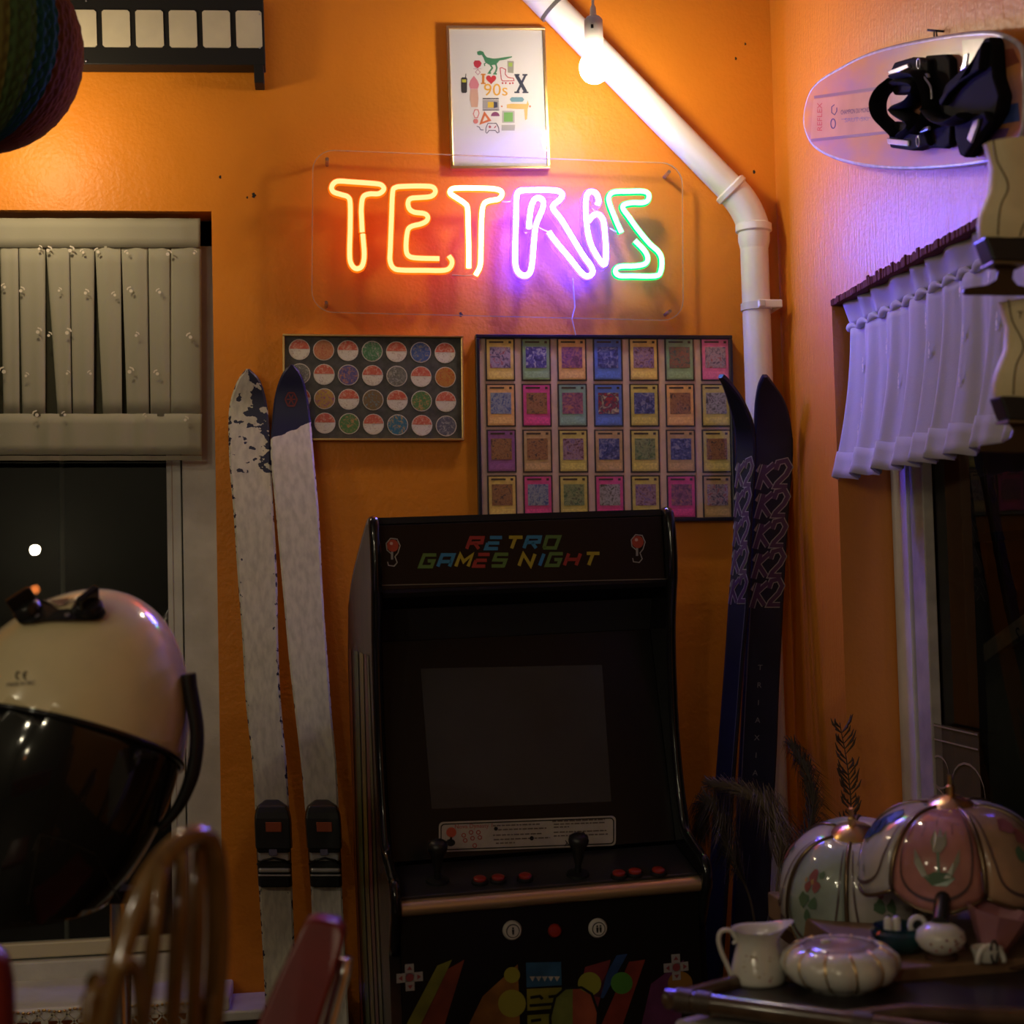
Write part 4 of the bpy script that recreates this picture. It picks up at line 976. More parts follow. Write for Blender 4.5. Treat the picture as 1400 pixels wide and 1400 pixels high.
def word(txt, colr, x, y, wd, h, gap, slope):
    for ch_, cc in zip(txt, colr):
        if ch_ == ' ': x += wd*.62; continue
        w_ = wd*(.42 if ch_ == 'I' else 1.)
        b = MB()
        for st in GL[ch_]:
            sh = lambda u, v, x=x: g(x+u*w_+v*h*.30, y+slope*(x-700)-v*h)
            b.stroke([(p[0], p[1]*.82+.09) for p in st], .0, sh) if False else None
            pts = [(x+p[0]*w_*.86+p[1]*h*.30, y+slope*(x-700)-(p[1]*.80+.10)*h) for p in st]
            b.stroke(pts, 4.6, lambda X, Y: g(X, Y))
        b.build('letter', quick(cc, rough=.4), arc)
        x += w_+gap
word('RETRO', [RD, BU, YL, BU, GR_], 638, 751.5, 21.5, 19, 4.6, -.012)
word('GAMES NIGHT', [GR_, BU, YL, RD, GR_, 0, YL, BU, GR_, RD, YL], 574, 775.5, 20.2, 20, 4.4, -.010)
for cx, cy in ((537, 746), (872, 741)):
    s_ = MB(); s_.disc(cx, cy, 8, MQ.px(-.002), 8.5, 18); jb = s_.build('joystick_print', C('print_red', .42, .06, .03, .35), arc)
    b = MB(); b.stroke([(cx-1, cy+8), (cx-1, cy+19)], 3, MQ.px(-.002)); b.build('print_stick', C('print_steel', .3, .3, .3), jb)
    b = MB(); b.stroke([(cx-7, cy+22), (cx-6, cy+27), (cx+2, cy+28), (cx+6, cy+23), (cx+3, cy+15), (cx+7, cy+10), (cx+10, cy), (cx+6, cy-9), (cx-3, cy-10), (cx-9, cy-3), (cx-8, cy+6), (cx-2, cy+11)], 1.3, MQ.px(-.0022)); b.build('print_outline', C('print_line', .38, .36, .33), jb)
    b = MB(); b.disc(cx-2, cy-3, 2.2, MQ.px(-.0025), n=10); b.build('print_shine', C('print_shine', .65, .4, .35), jb)
# screen glass and monitor
slab('speaker_panel', .372, 1.41, .35, 1.352, C('speaker_black', .012, .012, .013, .5))
sc0, sc1 = (.452, .972), (.352, 1.352)
slab('screen_surround', *sc0, *sc1, C('bezel_black', .005, .005, .006, .3, spec=.3), bevel=.001); SC = Face(*sc0, *sc1)
b = MB(); b.poly([(575, 914), (823, 909), (836, 1096), (590, 1106)], SC.px(-.001)); b.build('monitor_screen', mat('screen_glass', (.034, .040, .048), .22, spec=.4, var=.2, vscale=5), arc)
# instruction strip
ip = SC.px(-.0015)
def rr(x0, y0, x1, y1, r, sl):
    o = []
    for cx, cy, a in ((x1-r, y0+r, -PI/2), (x1-r, y1-r, 0), (x0+r, y1-r, PI/2), (x0+r, y0+r, PI)):
        for i in range(5): o.append((cx+r*math.cos(a+i*PI/8), cy+r*math.sin(a+i*PI/8)+sl*(cx-x0)))
    return o
st = MB().poly(rr(600, 1124, 842, 1165, 6, -.037), ip).build('instruction_strip', C('strip_cream', .40, .35, .30, .6, var=.1, vscale=40), arc)
ip2 = SC.px(-.0022); ip3 = SC.px(-.0028)
MB().stroke(rr(603, 1127, 839, 1162, 5, -.037), 1.5, ip2, True).build('strip_border', M_blackm, st)
b = MB(); b.disc(617, 1138, 7, ip2, n=16); b.build('strip_ball', C('print_red', .42, .06, .03), st)
b = MB(); b.disc(616, 1152, 6.5, ip2, 5, 14); b.stroke([(617, 1144), (616, 1152)], 3, ip2); b.build('strip_stick', M_blackm, st)
for cx, cy in ((634, 1142), (644, 1138), (654, 1138), (636, 1149), (646, 1146), (656, 1145), (649, 1156)):
    o = MB().disc(cx, cy, 3.2, ip2, n=12).build('strip_button', C('print_red2', .34, .03, .025), st); MB().disc(cx, cy, 1.9, ip3, n=10).build('button_dot', C('strip_cream', .5, .45, .4), o)
b = MB(); text_mb(b, 'Nova Dynasty 1', 8.2, lambda x, y: ip2(648+x, 1129.5-y-.037*x)); b.build('strip_title', C('print_red2', .34, .03, .025), st)
b = MB(); random.seed(3)
for x0, x1, y in ((674, 738, 1128), (681, 747, 1133.5), (674, 741, 1141), (675, 752, 1147), (678, 704, 1152), (755, 827, 1122), (757, 828, 1126), (757, 778, 1130), (757, 829, 1137), (757, 831, 1142)):
    x = x0
    while x < x1:
        w_ = random.uniform(2.5, 8); x2 = min(x+w_, x1); b.stroke([(x, y-.037*(x-x0)+1), (x2, y-.037*(x2-x0)+1)], 1.7, ip2); x = x2+1.3
b.build('strip_text', C('strip_ink', .10, .07, .06), st)
b = MB(); b.stroke([(773, 1149), (778, 1156)], 1.2, ip2); b.stroke([(775.5, 1152), (772, 1157)], 1.2, ip2); b.disc(678, 1133, 2.8, ip2, n=10); b.disc(727, 1146, 3, ip2, n=10); b.disc(797, 1140, 2.8, ip2, n=10); b.build('strip_symbol', M_blackm, st)
# control deck
slab('control_panel', .572, .936, .450, .966, C('deck_black', .022, .022, .023, .35), .014, bevel=.002); CPn = Face(.572, .936, .450, .966)
def deck_obj(px, py):
    x, z = CPn.xz(px, py); m_ = CPn.loc_m @ Matrix.Translation((x, 0, z)) @ Matrix.Rotation(PI/2, 4, 'X')
    return m_
for px, py in ((598, 1205), (790, 1196)):
    m_ = deck_obj(px, py)
    tip = CPn.px(0)(px, py)
    b = MB(); b.lathe([(.020, 0), (.019, .004), (.006, .006), (.005, .025)], 18, m_); js = b.build('joystick', M_blackm, arc, smooth=40)
    b = MB(); b.lathe([(.006, .020), (.009, .032), (.011, .046), (.0165, .056), (.018, .063), (.0165, .070), (.010, .074), (.002, .076)], 18, m_); b.build('grip', C('grip_black', .012, .012, .012, .4), js, smooth=50)
for px, py in ((656, 1207), (681, 1205), (718, 1203), (846, 1199), (868, 1196.5), (900, 1195)):
    m_ = deck_obj(px, py); o = MB().lathe([(.0145, 0), (.0145, .004), (.0125, .006)], 18, m_).build('button', M_blackm, arc, smooth=40)
    MB().lathe([(.011, .004), (.011, .009), (.009, .0105), (.002, .011)], 18, m_).build('button_cap', C('button_red', .30, .025, .012, .3), o, smooth=40)
# front trim bar and lower panel
fb = .585
b = MB(); b.tube([(X0, -fb+.012, .918), (X1, -fb+.012, .918)], .0165, 20, flat=(1, .8)); b.build('hand_rest_bar', C('bar_bronze', .66, .47, .27, .36, metal=.75), arc, smooth=40)
slab('front_panel', .560, .14, .566, .905, C('front_black', .006, .006, .0065, .35, spec=.3)); FP = Face(.560, .14, .566, .905)
slab('kick_plate', .53, .0, .545, .14, M_blackm)
def fbtn(px, py, colr, r, icon):
    x, z = FP.xz(px, py); m_ = FP.loc_m @ Matrix.Translation((x, 0, z)) @ Matrix.Rotation(PI/2, 4, 'X')
    o = MB().lathe([(r, 0), (r, .004), (r*.85, .007), (r*.8, .007)], 24, m_).build('start_button', colr, arc, smooth=40)
    return o, m_
for i, (px, py) in enumerate(((700, 1271.5), (817, 1268.5))):
    o, m_ = fbtn(px, py, C('button_white', .55, .52, .48, .35), .0165, 1)
    MB().lathe([(.0115, .0072), (.0115, .0082)], 22, m_).build('button_ring', M_blackm, o)
    MB().lathe([(.0100, .0074), (.0100, .0090)], 22, m_).build('button_face', C('button_white', .55, .52, .48), o)
    b = MB(); f2 = lambda x, z, m_=m_: m_ @ Vector((x, z, .0093))
    for dx in ((0,) if i == 0 else (-.0028, .0028)):
        b.disc(dx, -.0045, .0019, lambda x, z: m_ @ Vector((x, -z, .0093)), n=10) if False else None
        b.disc(dx, .0050, .0018, f2, n=10); b.poly([(dx-.0022, .0028), (dx+.0022, .0028), (dx+.0014, -.006), (dx-.0014, -.006)], f2)
    b.build('player_icon', M_blackm, o)
x, z = FP.xz(758, 1272); m_ = FP.loc_m @ Matrix.Translation((x, 0, z)) @ Matrix.Rotation(PI/2, 4, 'X')
MB().lathe([(.0115, 0), (.0115, .005), (.009, .008), (.002, .009)], 20, m_).build('coin_button', C('button_red', .30, .025, .012), arc, smooth=40)
fp = FP.px(-.0012); fq = FP.px(-.0018); fr_ = FP.px(-.0024)
def ink(name, colr, poly, f_=fp): return MB().poly(poly, f_).build(name, quick(colr, rough=.4, var=.25, vscale=30), arc)
ink('printed_stripe', (.16, .16, .02), [(598, 1320), (618, 1312), (560, 1440), (535, 1440)]); ink('printed_stripe', (.17, .035, .015), [(612, 1325), (635, 1312), (596, 1440), (556, 1440)])
ink('printed_stripe', (.26, .11, .02), [(660, 1362), (708, 1318), (712, 1440), (622, 1440)]); ink('printed_panel', (.025, .10, .20), [(719, 1316), (767, 1315), (768, 1347), (720, 1350)])
ink('printed_stripe', (.16, .025, .03), [(800, 1322), (835, 1312), (800, 1440), (775, 1440)]); ink('printed_stripe', (.018, .055, .17), [(843, 1306), (858, 1304), (825, 1365), (812, 1362)])
ink('printed_stripe', (.20, .03, .02), [(860, 1315), (882, 1312), (838, 1440), (805, 1440)]); ink('printed_stripe', (.12, .03, .10), [(890, 1345), (935, 1312), (930, 1440), (868, 1440)])
ink('printed_panel', (.22, .20, .02), [(720, 1352), (768, 1350), (768, 1378), (721, 1382)]); ink('printed_panel', (.20, .20, .02), [(721, 1388), (766, 1385), (768, 1440), (721, 1440)])
for i in range(5):
    x0 = 724+8.4*i; ink('printed_triangle', (.42, .40, .36), [(x0, 1335-.02*i), (x0+8, 1334.8), (x0+4, 1342)], fq)
b = MB(); b.stroke([(725, 1364), (738, 1362), (742, 1366)], 4, fq); b.stroke([(750, 1363), (766, 1361)], 4, fq); b.stroke([(724, 1375), (764, 1372)], 4, fq); b.stroke([(726, 1396), (740, 1394)], 4, fq); b.build('printed_marks', M_blackm, arc)
# plain discs and a plain rounded shape stand where the print shows game figures
for cx, cy, r, colr in ((700, 1333, 11, (.30, .28, .03)), (700, 1372, 19, (.30, .28, .03)), (806, 1345, 16, (.24, .24, .03)), (850, 1344, 15, (.06, .20, .03)), (930, 1345, 17, (.26, .12, .02))):
    MB().disc(cx, cy, r, fq, n=22).build('printed_disc', quick(colr, rough=.4), arc)
for sx_, colr in ((0, (.16, .19, .04)), (1, (.30, .07, .035))):
    pts = [(783, 1352), (792, 1352), (808, 1360), (816, 1385), (812, 1440), (783, 1440)] if sx_ else [(783, 1352), (773, 1353), (760, 1365), (754, 1390), (760, 1440), (783, 1440)]
    ink('printed_shape', colr, pts, fr_)
b = MB(); b.stroke([(754, 1440), (752, 1390), (759, 1363), (773, 1351), (795, 1350), (809, 1359), (818, 1385), (814, 1440)], 3.5, FP.px(-.003)); b.build('printed_outline', M_blackm, arc)
for cx, cy in ((560, 1336), (924, 1322)):
    b = MB(); b.box(-.0075, .0075, 0, .002, -.022, .022); b.box(-.022, .022, 0, .002, -.0075, .0075)
    x, z = FP.xz(cx, cy); mm = FP.loc_m @ Matrix.Translation((x, -.002, z)); b.v = [mm @ p for p in b.v]
    o = b.build('printed_pad', C('pad_grey', .30, .28, .28, .5), arc)
    f5 = lambda X, Z: mm @ Vector((X, -.0008, Z))
    MB().disc(0, 0, .0068, f5, n=14).build('pad_centre', C('pad_red', .22, .04, .05), o)
    b = MB()
    for k in range(4):
        a = k*PI/2; q = lambda r_, s_: (r_*math.cos(a)-s_*math.sin(a), r_*math.sin(a)+s_*math.cos(a))
        b.poly([q(.019, 0), q(.0125, .0045), q(.0125, -.0045)], f5)
    b.build('pad_arrow', C('pad_red', .22, .04, .05), o)

# ------------------------------------------------------------------ hooded hair dryer
dd_ = 2.02; sD = dd_/F
cD = CAM+(fw+rt*((58-700)/F)+up*((700-1066)/F))*dd_
Lz = rt*.444+up*.896; Bx = rt*.896-up*.444
mD = Matrix((Bx, fw, Lz)).transposed().to_4x4(); mD.translation = cD; iD = mD.inverted()
ra, rl = 173*sD, 279*sD
dry = thing('hair_dryer', 'cream hooded salon hair dryer with a smoked black visor in front of the left window', 'hair dryer', mtx=mD)
def ell(name, m, cuts, k=1.0):
    b = MB(); nu, nv = 64, 48
    b.ball((0, 0, 0), (ra*k, ra*k, rl*k), nu, nv)
    me = bpy.data.meshes.new(name); me.from_pydata([tuple(v) for v in b.v], [], b.f)
    bm = bmesh.new(); bm.from_mesh(me)
    bmesh.ops.recalc_face_normals(bm, faces=bm.faces)
    for co_, no in cuts:
        bmesh.ops.bisect_plane(bm, geom=bm.verts[:]+bm.edges[:]+bm.faces[:], plane_co=co_, plane_no=no, clear_outer=True)
    bm.to_mesh(me); bm.free(); me.materials.append(m)
    me.polygons.foreach_set('use_smooth', [True]*len(me.polygons))
    o = bpy.data.objects.new(name, me); COL.objects.link(o); o.parent = dry
    md = o.modifiers.new('s', 'SOLIDIFY'); md.thickness = .004; md.offset = -1
    return o
SA, SB, SC_ = 60.0*sD, 0.2750, -0.4083
seam_co = Vector((0, 0, SA)); seam_no = Vector((-SB, -SC_, 1)).normalized()
bot_no = Vector((.444, 0, -.896)); bot_co = bot_no*(170*sD)
hood = ell('hood_shell', M_cream, [(seam_co, -seam_no)])
vis = ell('visor', C('smoked_plastic', .010, .010, .009, .07, coat=.3), [(seam_co, seam_no), (bot_co, bot_no)], .985)
def eray(px, py, h=0.):
    o = iD @ CAM; d = iD.to_3x3() @ ray(px, py); A_, R_ = (1/(ra+h), 1/(rl+h))
    s = Vector((A_, A_, R_)); o2 = Vector((o.x*s.x, o.y*s.y, o.z*s.z)); d2 = Vector((d.x*s.x, d.y*s.y, d.z*s.z))
    a = d2.dot(d2); b_ = o2.dot(d2); c_ = o2.dot(o2)-1; q = b_*b_-a*c_
    t = (-b_-math.sqrt(max(q, 0)))/a; return o+d*t
b = MB()
# lip of the cream shell along the seam
rim = []
for i in range(80):
    a = 2*PI*i/80; x, y = math.cos(a), math.sin(a)
    lo, hi = 0, ra*1.2
    for _ in range(30):
        mdl = (lo+hi)/2; X, Y = x*mdl, y*mdl; Z = SA+SB*X+SC_*Y
        if (X/ra)**2+(Y/ra)**2+(Z/rl)**2 < 1: lo = mdl
        else: hi = mdl
    rim.append((x*lo, y*lo, SA+SB*x*lo+SC_*y*lo))
MB().tube(rim, .004, 8, closed=True).build('seam_trim', M_blackg, dry, smooth=0)
plate = [(26, 852), (22, 846), (30, 834), (50, 822), (62, 821), (80, 833), (97, 832), (104, 821), (114, 814), (130, 818), (141, 828), (145, 838), (140, 845), (128, 848), (100, 848), (60, 848), (40, 851)]
b = MB(); b.add([eray(*p, .001) for p in plate]+[eray(*p, .010) for p in plate], [list(range(len(plate)-1, -1, -1)), [len(plate)+i for i in range(len(plate))]]+[(i, (i+1) % len(plate), len(plate)+(i+1) % len(plate), len(plate)+i) for i in range(len(plate))])
kp = b.build('control_plate', C('plate_black', .014, .013, .013, .25), dry)
def nrm_e(p): return Vector((p.x/ra**2, p.y/ra**2, p.z/rl**2)).normalized()
for px, py, r in ((39, 836, 19), (121, 833, 19)):
    p = eray(px, py, .008); n = nrm_e(p); q = n.to_track_quat('Z', 'Y').to_matrix().to_4x4(); q.translation = p
    R_ = r*sD
    o = MB().lathe([(R_, 0), (R_*.98, .008), (R_*.8, .013), (R_*.3, .014)], 24, q).build('knob', C('plate_black', .014, .013, .013), kp, smooth=40)
    MB().prism([(-R_*.28, 0), (R_*.28, 0), (R_*.22, .024), (-R_*.22, .024)], -R_*.85, R_*.85)
    b = MB(); b.box(-R_*.25, R_*.25, -R_*.9, R_*.9, .010, .030); b.v = [q @ v for v in b.v]; b.build('grip', M_blackg, kp, bevel=.002)
for px, py in ((51, 842), (92, 841)):
    p = eray(px, py, .011); n = nrm_e(p); q = n.to_track_quat('Z', 'Y').to_matrix().to_4x4(); q.translation = p
    MB().lathe([(.0035, 0), (.0035, .001), (.002, .0012)], 12, q).build('screw', M_steel, kp)
p = eray(83, 822, .002); b = MB()
b.poly([(70, 821), (95, 817), (88, 827), (80, 828)], lambda x, y: eray(x, y, .003)); b.build('print_mark', C('print_dark_red', .12, .03, .02), dry)
b = MB()
for x0, y0, x1, y1 in ((60, 820, 78, 829), (66, 818, 80, 828), (86, 826, 104, 821), (88, 824, 100, 818)): b.stroke([(x0, y0), (x1, y1)], 1.2, lambda x, y: eray(x, y, .003))
b.build('print_lines', M_brown, dry)
b = MB()
b.stroke([(26.5, 919), (24, 918.5), (22, 921), (21.6, 925), (23, 928), (25.5, 928.5)], 1.8, lambda x, y: eray(x, y, .002))
b.stroke([(36.5, 918), (34, 918.5), (32.3, 921), (32, 925), (33.5, 928), (36, 928)], 1.8, lambda x, y: eray(x, y, .002)); b.stroke([(32, 923), (35.5, 922.6)], 1.8, lambda x, y: eray(x, y, .002))
text_mb(b, 'MADE IN PRC', 8.0, lambda x, y: eray(27.5+x*.8, 935-y-.06*x, .002), shear=.25); b.build('lettering', C('print_black', .03, .03, .02), dry)
# side arm
arm = [(258, 921), (260, 940), (265, 968), (269, 998), (268, 1030), (262, 1062), (250, 1092), (236, 1114), (219, 1132)]
def vp(px, py, dz): return iD @ (CAM+(fw+rt*((px-700)/F)+up*((700-py)/F))*(dd_+dz))
P = spline([vp(x, y, -.01) for x, y in arm], 5); n = len(P)
MB().tube(P, [(.0095 if i < n*.6 else .0095-.0035*(i-n*.6)/(n*.4)) for i in range(n)], 14, flat=(1.7, 1)).build('side_arm', C('arm_black', .013, .013, .013, .35), dry, smooth=50)
c = iD.inverted() @ vp(164, 1236, .05)
b = MB(iD); b.tube([(c.x, c.y, c.z+.02), (c.x, c.y, .03)], .0135, 18); b.build('pole', M_chrome, dry, smooth=40)
b = MB(iD); b.tube([(c.x, c.y, c.z+.004), (c.x, c.y, c.z+.022)], [.020, .024], 18); b.build('collar', M_black, dry, smooth=40)
for k in range(5):
    a = k*2*PI/5; b = MB(iD); b.tube([(c.x, c.y, .07), (c.x+.1*math.cos(a), c.y+.1*math.sin(a), .055), (c.x+0.2*math.cos(a), c.y+.2*math.sin(a), .03)], .012, 10); b.build('base_leg', M_chrome, dry, smooth=40)
    b = MB(iD); b.ball((c.x+.2*math.cos(a), c.y+.2*math.sin(a), .018), .018, 12, 8); b.build('caster', M_black, dry, smooth=0)
b = MB(); b.stroke([(54, 1141), (48, 1180), (38, 1236)], 1.6, lambda x, y: eray(x, y, .0)); b.stroke([(54, 1141), (90, 1149), (130, 1168), (150, 1205), (165, 1232)], 1.4, lambda x, y: eray(x, y, .0)); b.build('visor_seam', C('seam_grey', .03, .03, .025, .3), dry)

# ------------------------------------------------------------------ chairs in front
def vd(px, py, d): return CAM+(fw+rt*((px-700)/F)+up*((700-py)/F))*d
d1 = 1.15
wc_base = vd(215, 1400, d1+.2); wc = thing('wooden_chair', 'blurred varnished wooden chair with a bowed spindle back in front of the hair dryer', 'chair', (wc_base.x, wc_base.y, 0)); inv = wc.matrix_world.inverted()
zs_ = .46
def dn(px, py, d, z):      # run on down from a point of the picture to height z
    p = vd(px, py, d); return Vector((p.x, p.y, z))
hp = [(126, 1440), (140, 1398), (153, 1350), (167, 1300), (183, 1250), (203, 1203), (228, 1168), (255, 1146), (276, 1144), (290, 1160), (296, 1200), (298, 1260), (296, 1330), (290, 1400), (287, 1440)]
P = [vd(x, y, d1+.0012*(x-120)*.6) for x, y in hp]
lo0 = P[0].copy(); lo0.z = zs_; lo0 += (P[0]-P[2]).normalized()*0; lo1 = P[-1].copy(); lo1.z = zs_
P = spline([lo0]+P+[lo1], 5)
MB(inv).tube(P, .0088, 14, flat=(1.25, 1)).build('back_bow', M_wood, wc, smooth=0)
for tx, ty, bx, dd2, r in ((222, 1185, 196, .05, .0062), (250, 1165, 236, .08, .0072), (272, 1160, 264, .11, .0066)):
    a = vd(tx, ty, d1+dd2); c2 = vd(bx, 1400, d1+dd2); e = c2+(c2-a)*0; e = Vector((c2.x+(c2.x-a.x)*.6, c2.y, zs_))
    MB(inv).tube([a, a.lerp(c2, .5), c2, e], [r*.8, r*1.15, r, r*.9], 12).build('spindle', M_wood, wc, smooth=0)
P = spline([vd(138, 1440, d1-.03), vd(146, 1392, d1-.03), (vd(158, 1338, d1-.03)), vd(172, 1318, d1-.03), vd(184, 1326, d1-.02), vd(191, 1352, d1-.01), vd(194, 1400, d1), vd(194, 1440, d1)], 5)
MB(inv).tube(P, .006, 12).build('inner_bow', M_wood, wc, smooth=0)
sc_ = vd(215, 1400, d1+.10); sx, sy = sc_.x, sc_.y
sx += .05; MB(inv).lathe([(.15, zs_-.03), (.17, zs_-.02), (.17, zs_), (.15, zs_+.008), (.02, zs_+.002)], 32, Matrix.Translation((sx, sy-.12, 0))).build('seat', M_wood, wc, smooth=40)
for ax_, ay_ in ((-.13, .02), (.13, .02), (-.13, -.25), (.13, -.25)):
    MB(inv).tube([(sx+ax_, sy+ay_, zs_-.02), (sx+ax_*1.25, sy+ay_*1.1, 0)], [.017, .012], 12).build('leg', M_wood, wc, smooth=40)

def padded(name_e, label, poly, d, th, tilt, legs):
    base = vd(sum(p[0] for p in poly)/len(poly), 1400, d); t = thing(name_e, label, 'chair', (base.x, base.y, 0)); inv = t.matrix_world.inverted()
    n = len(poly); F_ = [vd(x, y, d+tilt*(1400-y)/1000) for x, y in poly]; B_ = [p+fw*th for p in F_]
    MB(inv).add(F_+B_, [list(range(n)), list(range(2*n-1, n-1, -1))]+[(i, n+i, n+(i+1) % n, (i+1) % n) for i in range(n)]).build('backrest', M_red, t, bevel=.012, seg=4, smooth=40)
    return t, inv
rc, inv = padded('vinyl_chair', 'red vinyl chair back with a chrome tube frame in front of the skis', [(426, 1256), (440, 1258), (460, 1262), (469, 1270), (470, 1285), (452, 1350), (436, 1400), (420, 1450), (335, 1450), (352, 1400), (378, 1340), (404, 1285), (416, 1261)], 1.55, .03, .25, None)
P = [vd(472, 1310, 1.60), vd(468, 1335, 1.60), vd(455, 1385, 1.59), vd(440, 1435, 1.58)]; e = P[-1].copy(); e.z = .46; P.append(e)
MB(inv).tube(P, .0085, 12).build('frame_tube', M_chrome, rc, smooth=0)
q = vd(395, 1450, 1.62); q.y += .44
MB(inv).box(q.x-.2, q.x+.2, q.y-.42, q.y-.02, .43, .49).build('seat', M_red, rc, bevel=.02, seg=4)
for ax_, ay_ in ((-.19, -.03), (.19, -.03), (-.19, -.4), (.19, -.4)):
    MB(inv).tube([(q.x+ax_, q.y+ay_, .44), (q.x+ax_*1.1, q.y+ay_, 0)], .010, 10).build('leg', M_chrome, rc, smooth=40)
rc2, inv = padded('vinyl_chair', 'dark red vinyl chair back cut by the lower left edge of the view', [(-520, 1290), (-30, 1292), (-8, 1300), (3, 1318), (9, 1350), (11, 1400), (12, 1460), (-540, 1460)], 1.25, .03, .1, None)
q = vd(-260, 1460, 1.25)
MB(inv).box(q.x-.18, q.x+.10, q.y-.40, q.y-.02, .43, .49).build('seat', M_red, rc2, bevel=.02, seg=4)
for ax_, ay_ in ((-.16, -.03), (.1, -.03), (-.16, -.38), (.1, -.38)):
    MB(inv).tube([(q.x+ax_, q.y+ay_, .44), (q.x+ax_*1.1, q.y+ay_, 0)], .010, 10).build('leg', M_chrome, rc2, smooth=40)

# ------------------------------------------------------------------ table corner with tray
ZT = .93                      # tray surface
TC = atz(922, 1366, ZT); TB = atz(1010, 1342, ZT); TR = atz(1420, 1321, ZT); TF = atz(1170, 1399, ZT)
fd = (TF-TC).normalized()
TF2 = TC+fd*.95; TR2 = TB+(TR-TB).normalized()*.75
poly = [TC, TF2, TR2, TB]
tray = thing('tray', 'dark tray with a bamboo tube rim on the white clothed table under the lamps', 'tray', (TC.x+.3, TC.y, ZT-.02)); inv = tray.matrix_world.inverted()
b = MB(inv); b.add([p+Vector((0, 0, -.004)) for p in poly]+[p+Vector((0, 0, -.014)) for p in poly], [(0, 1, 2, 3), (7, 6, 5, 4), (0, 4, 5, 1), (1, 5, 6, 2), (2, 6, 7, 3), (3, 7, 4, 0)])
b.build('tray_base', C('tray_dark', .022, .017, .018, .32, var=.4, vscale=10), tray)
rr_ = .0125
MB(inv).tube([TC-fd*.01, TF2], rr_, 14).build('front_rim', M_bamboo, tray, smooth=40)
MB(inv).tube([TC+(TC-TB).normalized()*.012, TB], rr_*.8, 14).build('side_rim', M_bamboo, tray, smooth=40)
MB(inv).tube([TB, TR2], rr_*.35, 12).build('back_rim', M_bamboo, tray, smooth=40)
for p, dr in ((TC+fd*.03, fd), (TC+fd*.005, fd), (TF-fd*.0, fd)):
    b = MB(inv)
    for k in range(6): b.tube([p+dr*(.0035*k)+Vector((0, 0, 0)), p+dr*(.0035*k+.003)], rr_+.0022, 14)
    b.build('rim_binding', C('cane_wrap', .06, .038, .025, .45), tray, smooth=40)
pA = TF-fd*.01; pB = atz(1420, 1399, ZT)
MB(inv).tube([pA+Vector((0, 0, .002)), pA.lerp(pB, .3)+Vector((0, 0, .010)), pB+Vector((0, 0, .006))], rr_*.9, 14).build('handle_rim', M_bamboo, tray, smooth=40)
ZTB = ZT-.030
xb_ = atz(1212, 1326, ZT+.012).x+.01
ln = lambda x: TB.y+(TR2.y-TB.y)*(x-TB.x)/(TR2.x-TB.x)
inw = Vector((.006, .012, 0))
TP = [TC+inw, Vector((RX-.015, TF2.y-.02, 0)), Vector((RX-.015, 2.40, 0)), Vector((xb_, 2.40, 0)), Vector((xb_, ln(xb_)+.01, 0)), TB+Vector((.005, 0, 0))]
def flat(b, P, z0, z1):
    n = len(P); return b.add([(p.x, p.y, z1) for p in P]+[(p.x, p.y, z0) for p in P], [list(range(n)), list(range(2*n-1, n-1, -1))]+[(i, (i+1) % n, n+(i+1) % n, n+i) for i in range(n)])
tab = thing('side_table', 'table under the white cloth in the lower right corner', 'table', (.8, 2.1, 0)); inv = tab.matrix_world.inverted()
flat(MB(inv), TP, ZTB-.03, ZTB-.003).build('tabletop', M_brown, tab, bevel=.003)
for p in (TC+Vector((.09, .03, 0)), Vector((RX-.06, TF2.y+.06, 0)), Vector((RX-.06, 2.35, 0)), Vector((xb_+.05, 2.35, 0))):
    MB(inv).box(p.x-.02, p.x+.02, p.y-.02, p.y+.02, 0, ZTB-.03).build('leg', M_brown, tab, bevel=.003)
cl = thing('tablecloth', 'white floral tablecloth hanging at the corner below the bamboo tray', 'tablecloth', (.8, 2.1, ZTB)); inv = cl.matrix_world.inverted()
M_cloth = mat('cloth_white', (.50, .46, .40), .85, var=.18, vscale=40, bump=.2, bscale=300)
flat(MB(inv), TP, ZTB-.002, ZTB+.001).build('cloth_top', M_cloth, cl)
ED = [TP[5], TP[0], TP[1]]
def drape(u, v):
    if u < .25: p = ED[0].lerp(ED[1], u*4); o_ = Vector((-.5, .4, 0))
    else: p = ED[1].lerp(ED[2], (u-.25)/.75); o_ = Vector((-.3, -.8, 0))
    if .15 < u < .35: q = (u-.15)/.2; o_ = Vector((-.5, .4, 0)).lerp(Vector((-.3, -.8, 0)), q)*(1+.6*math.sin(PI*q))
    k = .003+.05*v*(1+.5*math.sin(u*60))
    return Vector((p.x, p.y, ZTB-.001-.34*v))+o_*k
MB(inv).grid(drape, 200, 12).build('cloth_drop', M_cloth, cl, smooth=0, solid=.0012)
b = MB(inv); R5 = random.Random(8)
for i in range(60):
    u, v = R5.uniform(.1, .8), R5.uniform(.08, .95); p = drape(u, v)+Vector((-.001, -.003, 0))
    b.disc(0, 0, R5.uniform(.003, .007), lambda x, z: p+Vector((x, -x*.3, z)), n=7)
b.build('printed_flower', C('cloth_flower', .30, .16, .18, .8), cl)['kind'] = 'stuff'
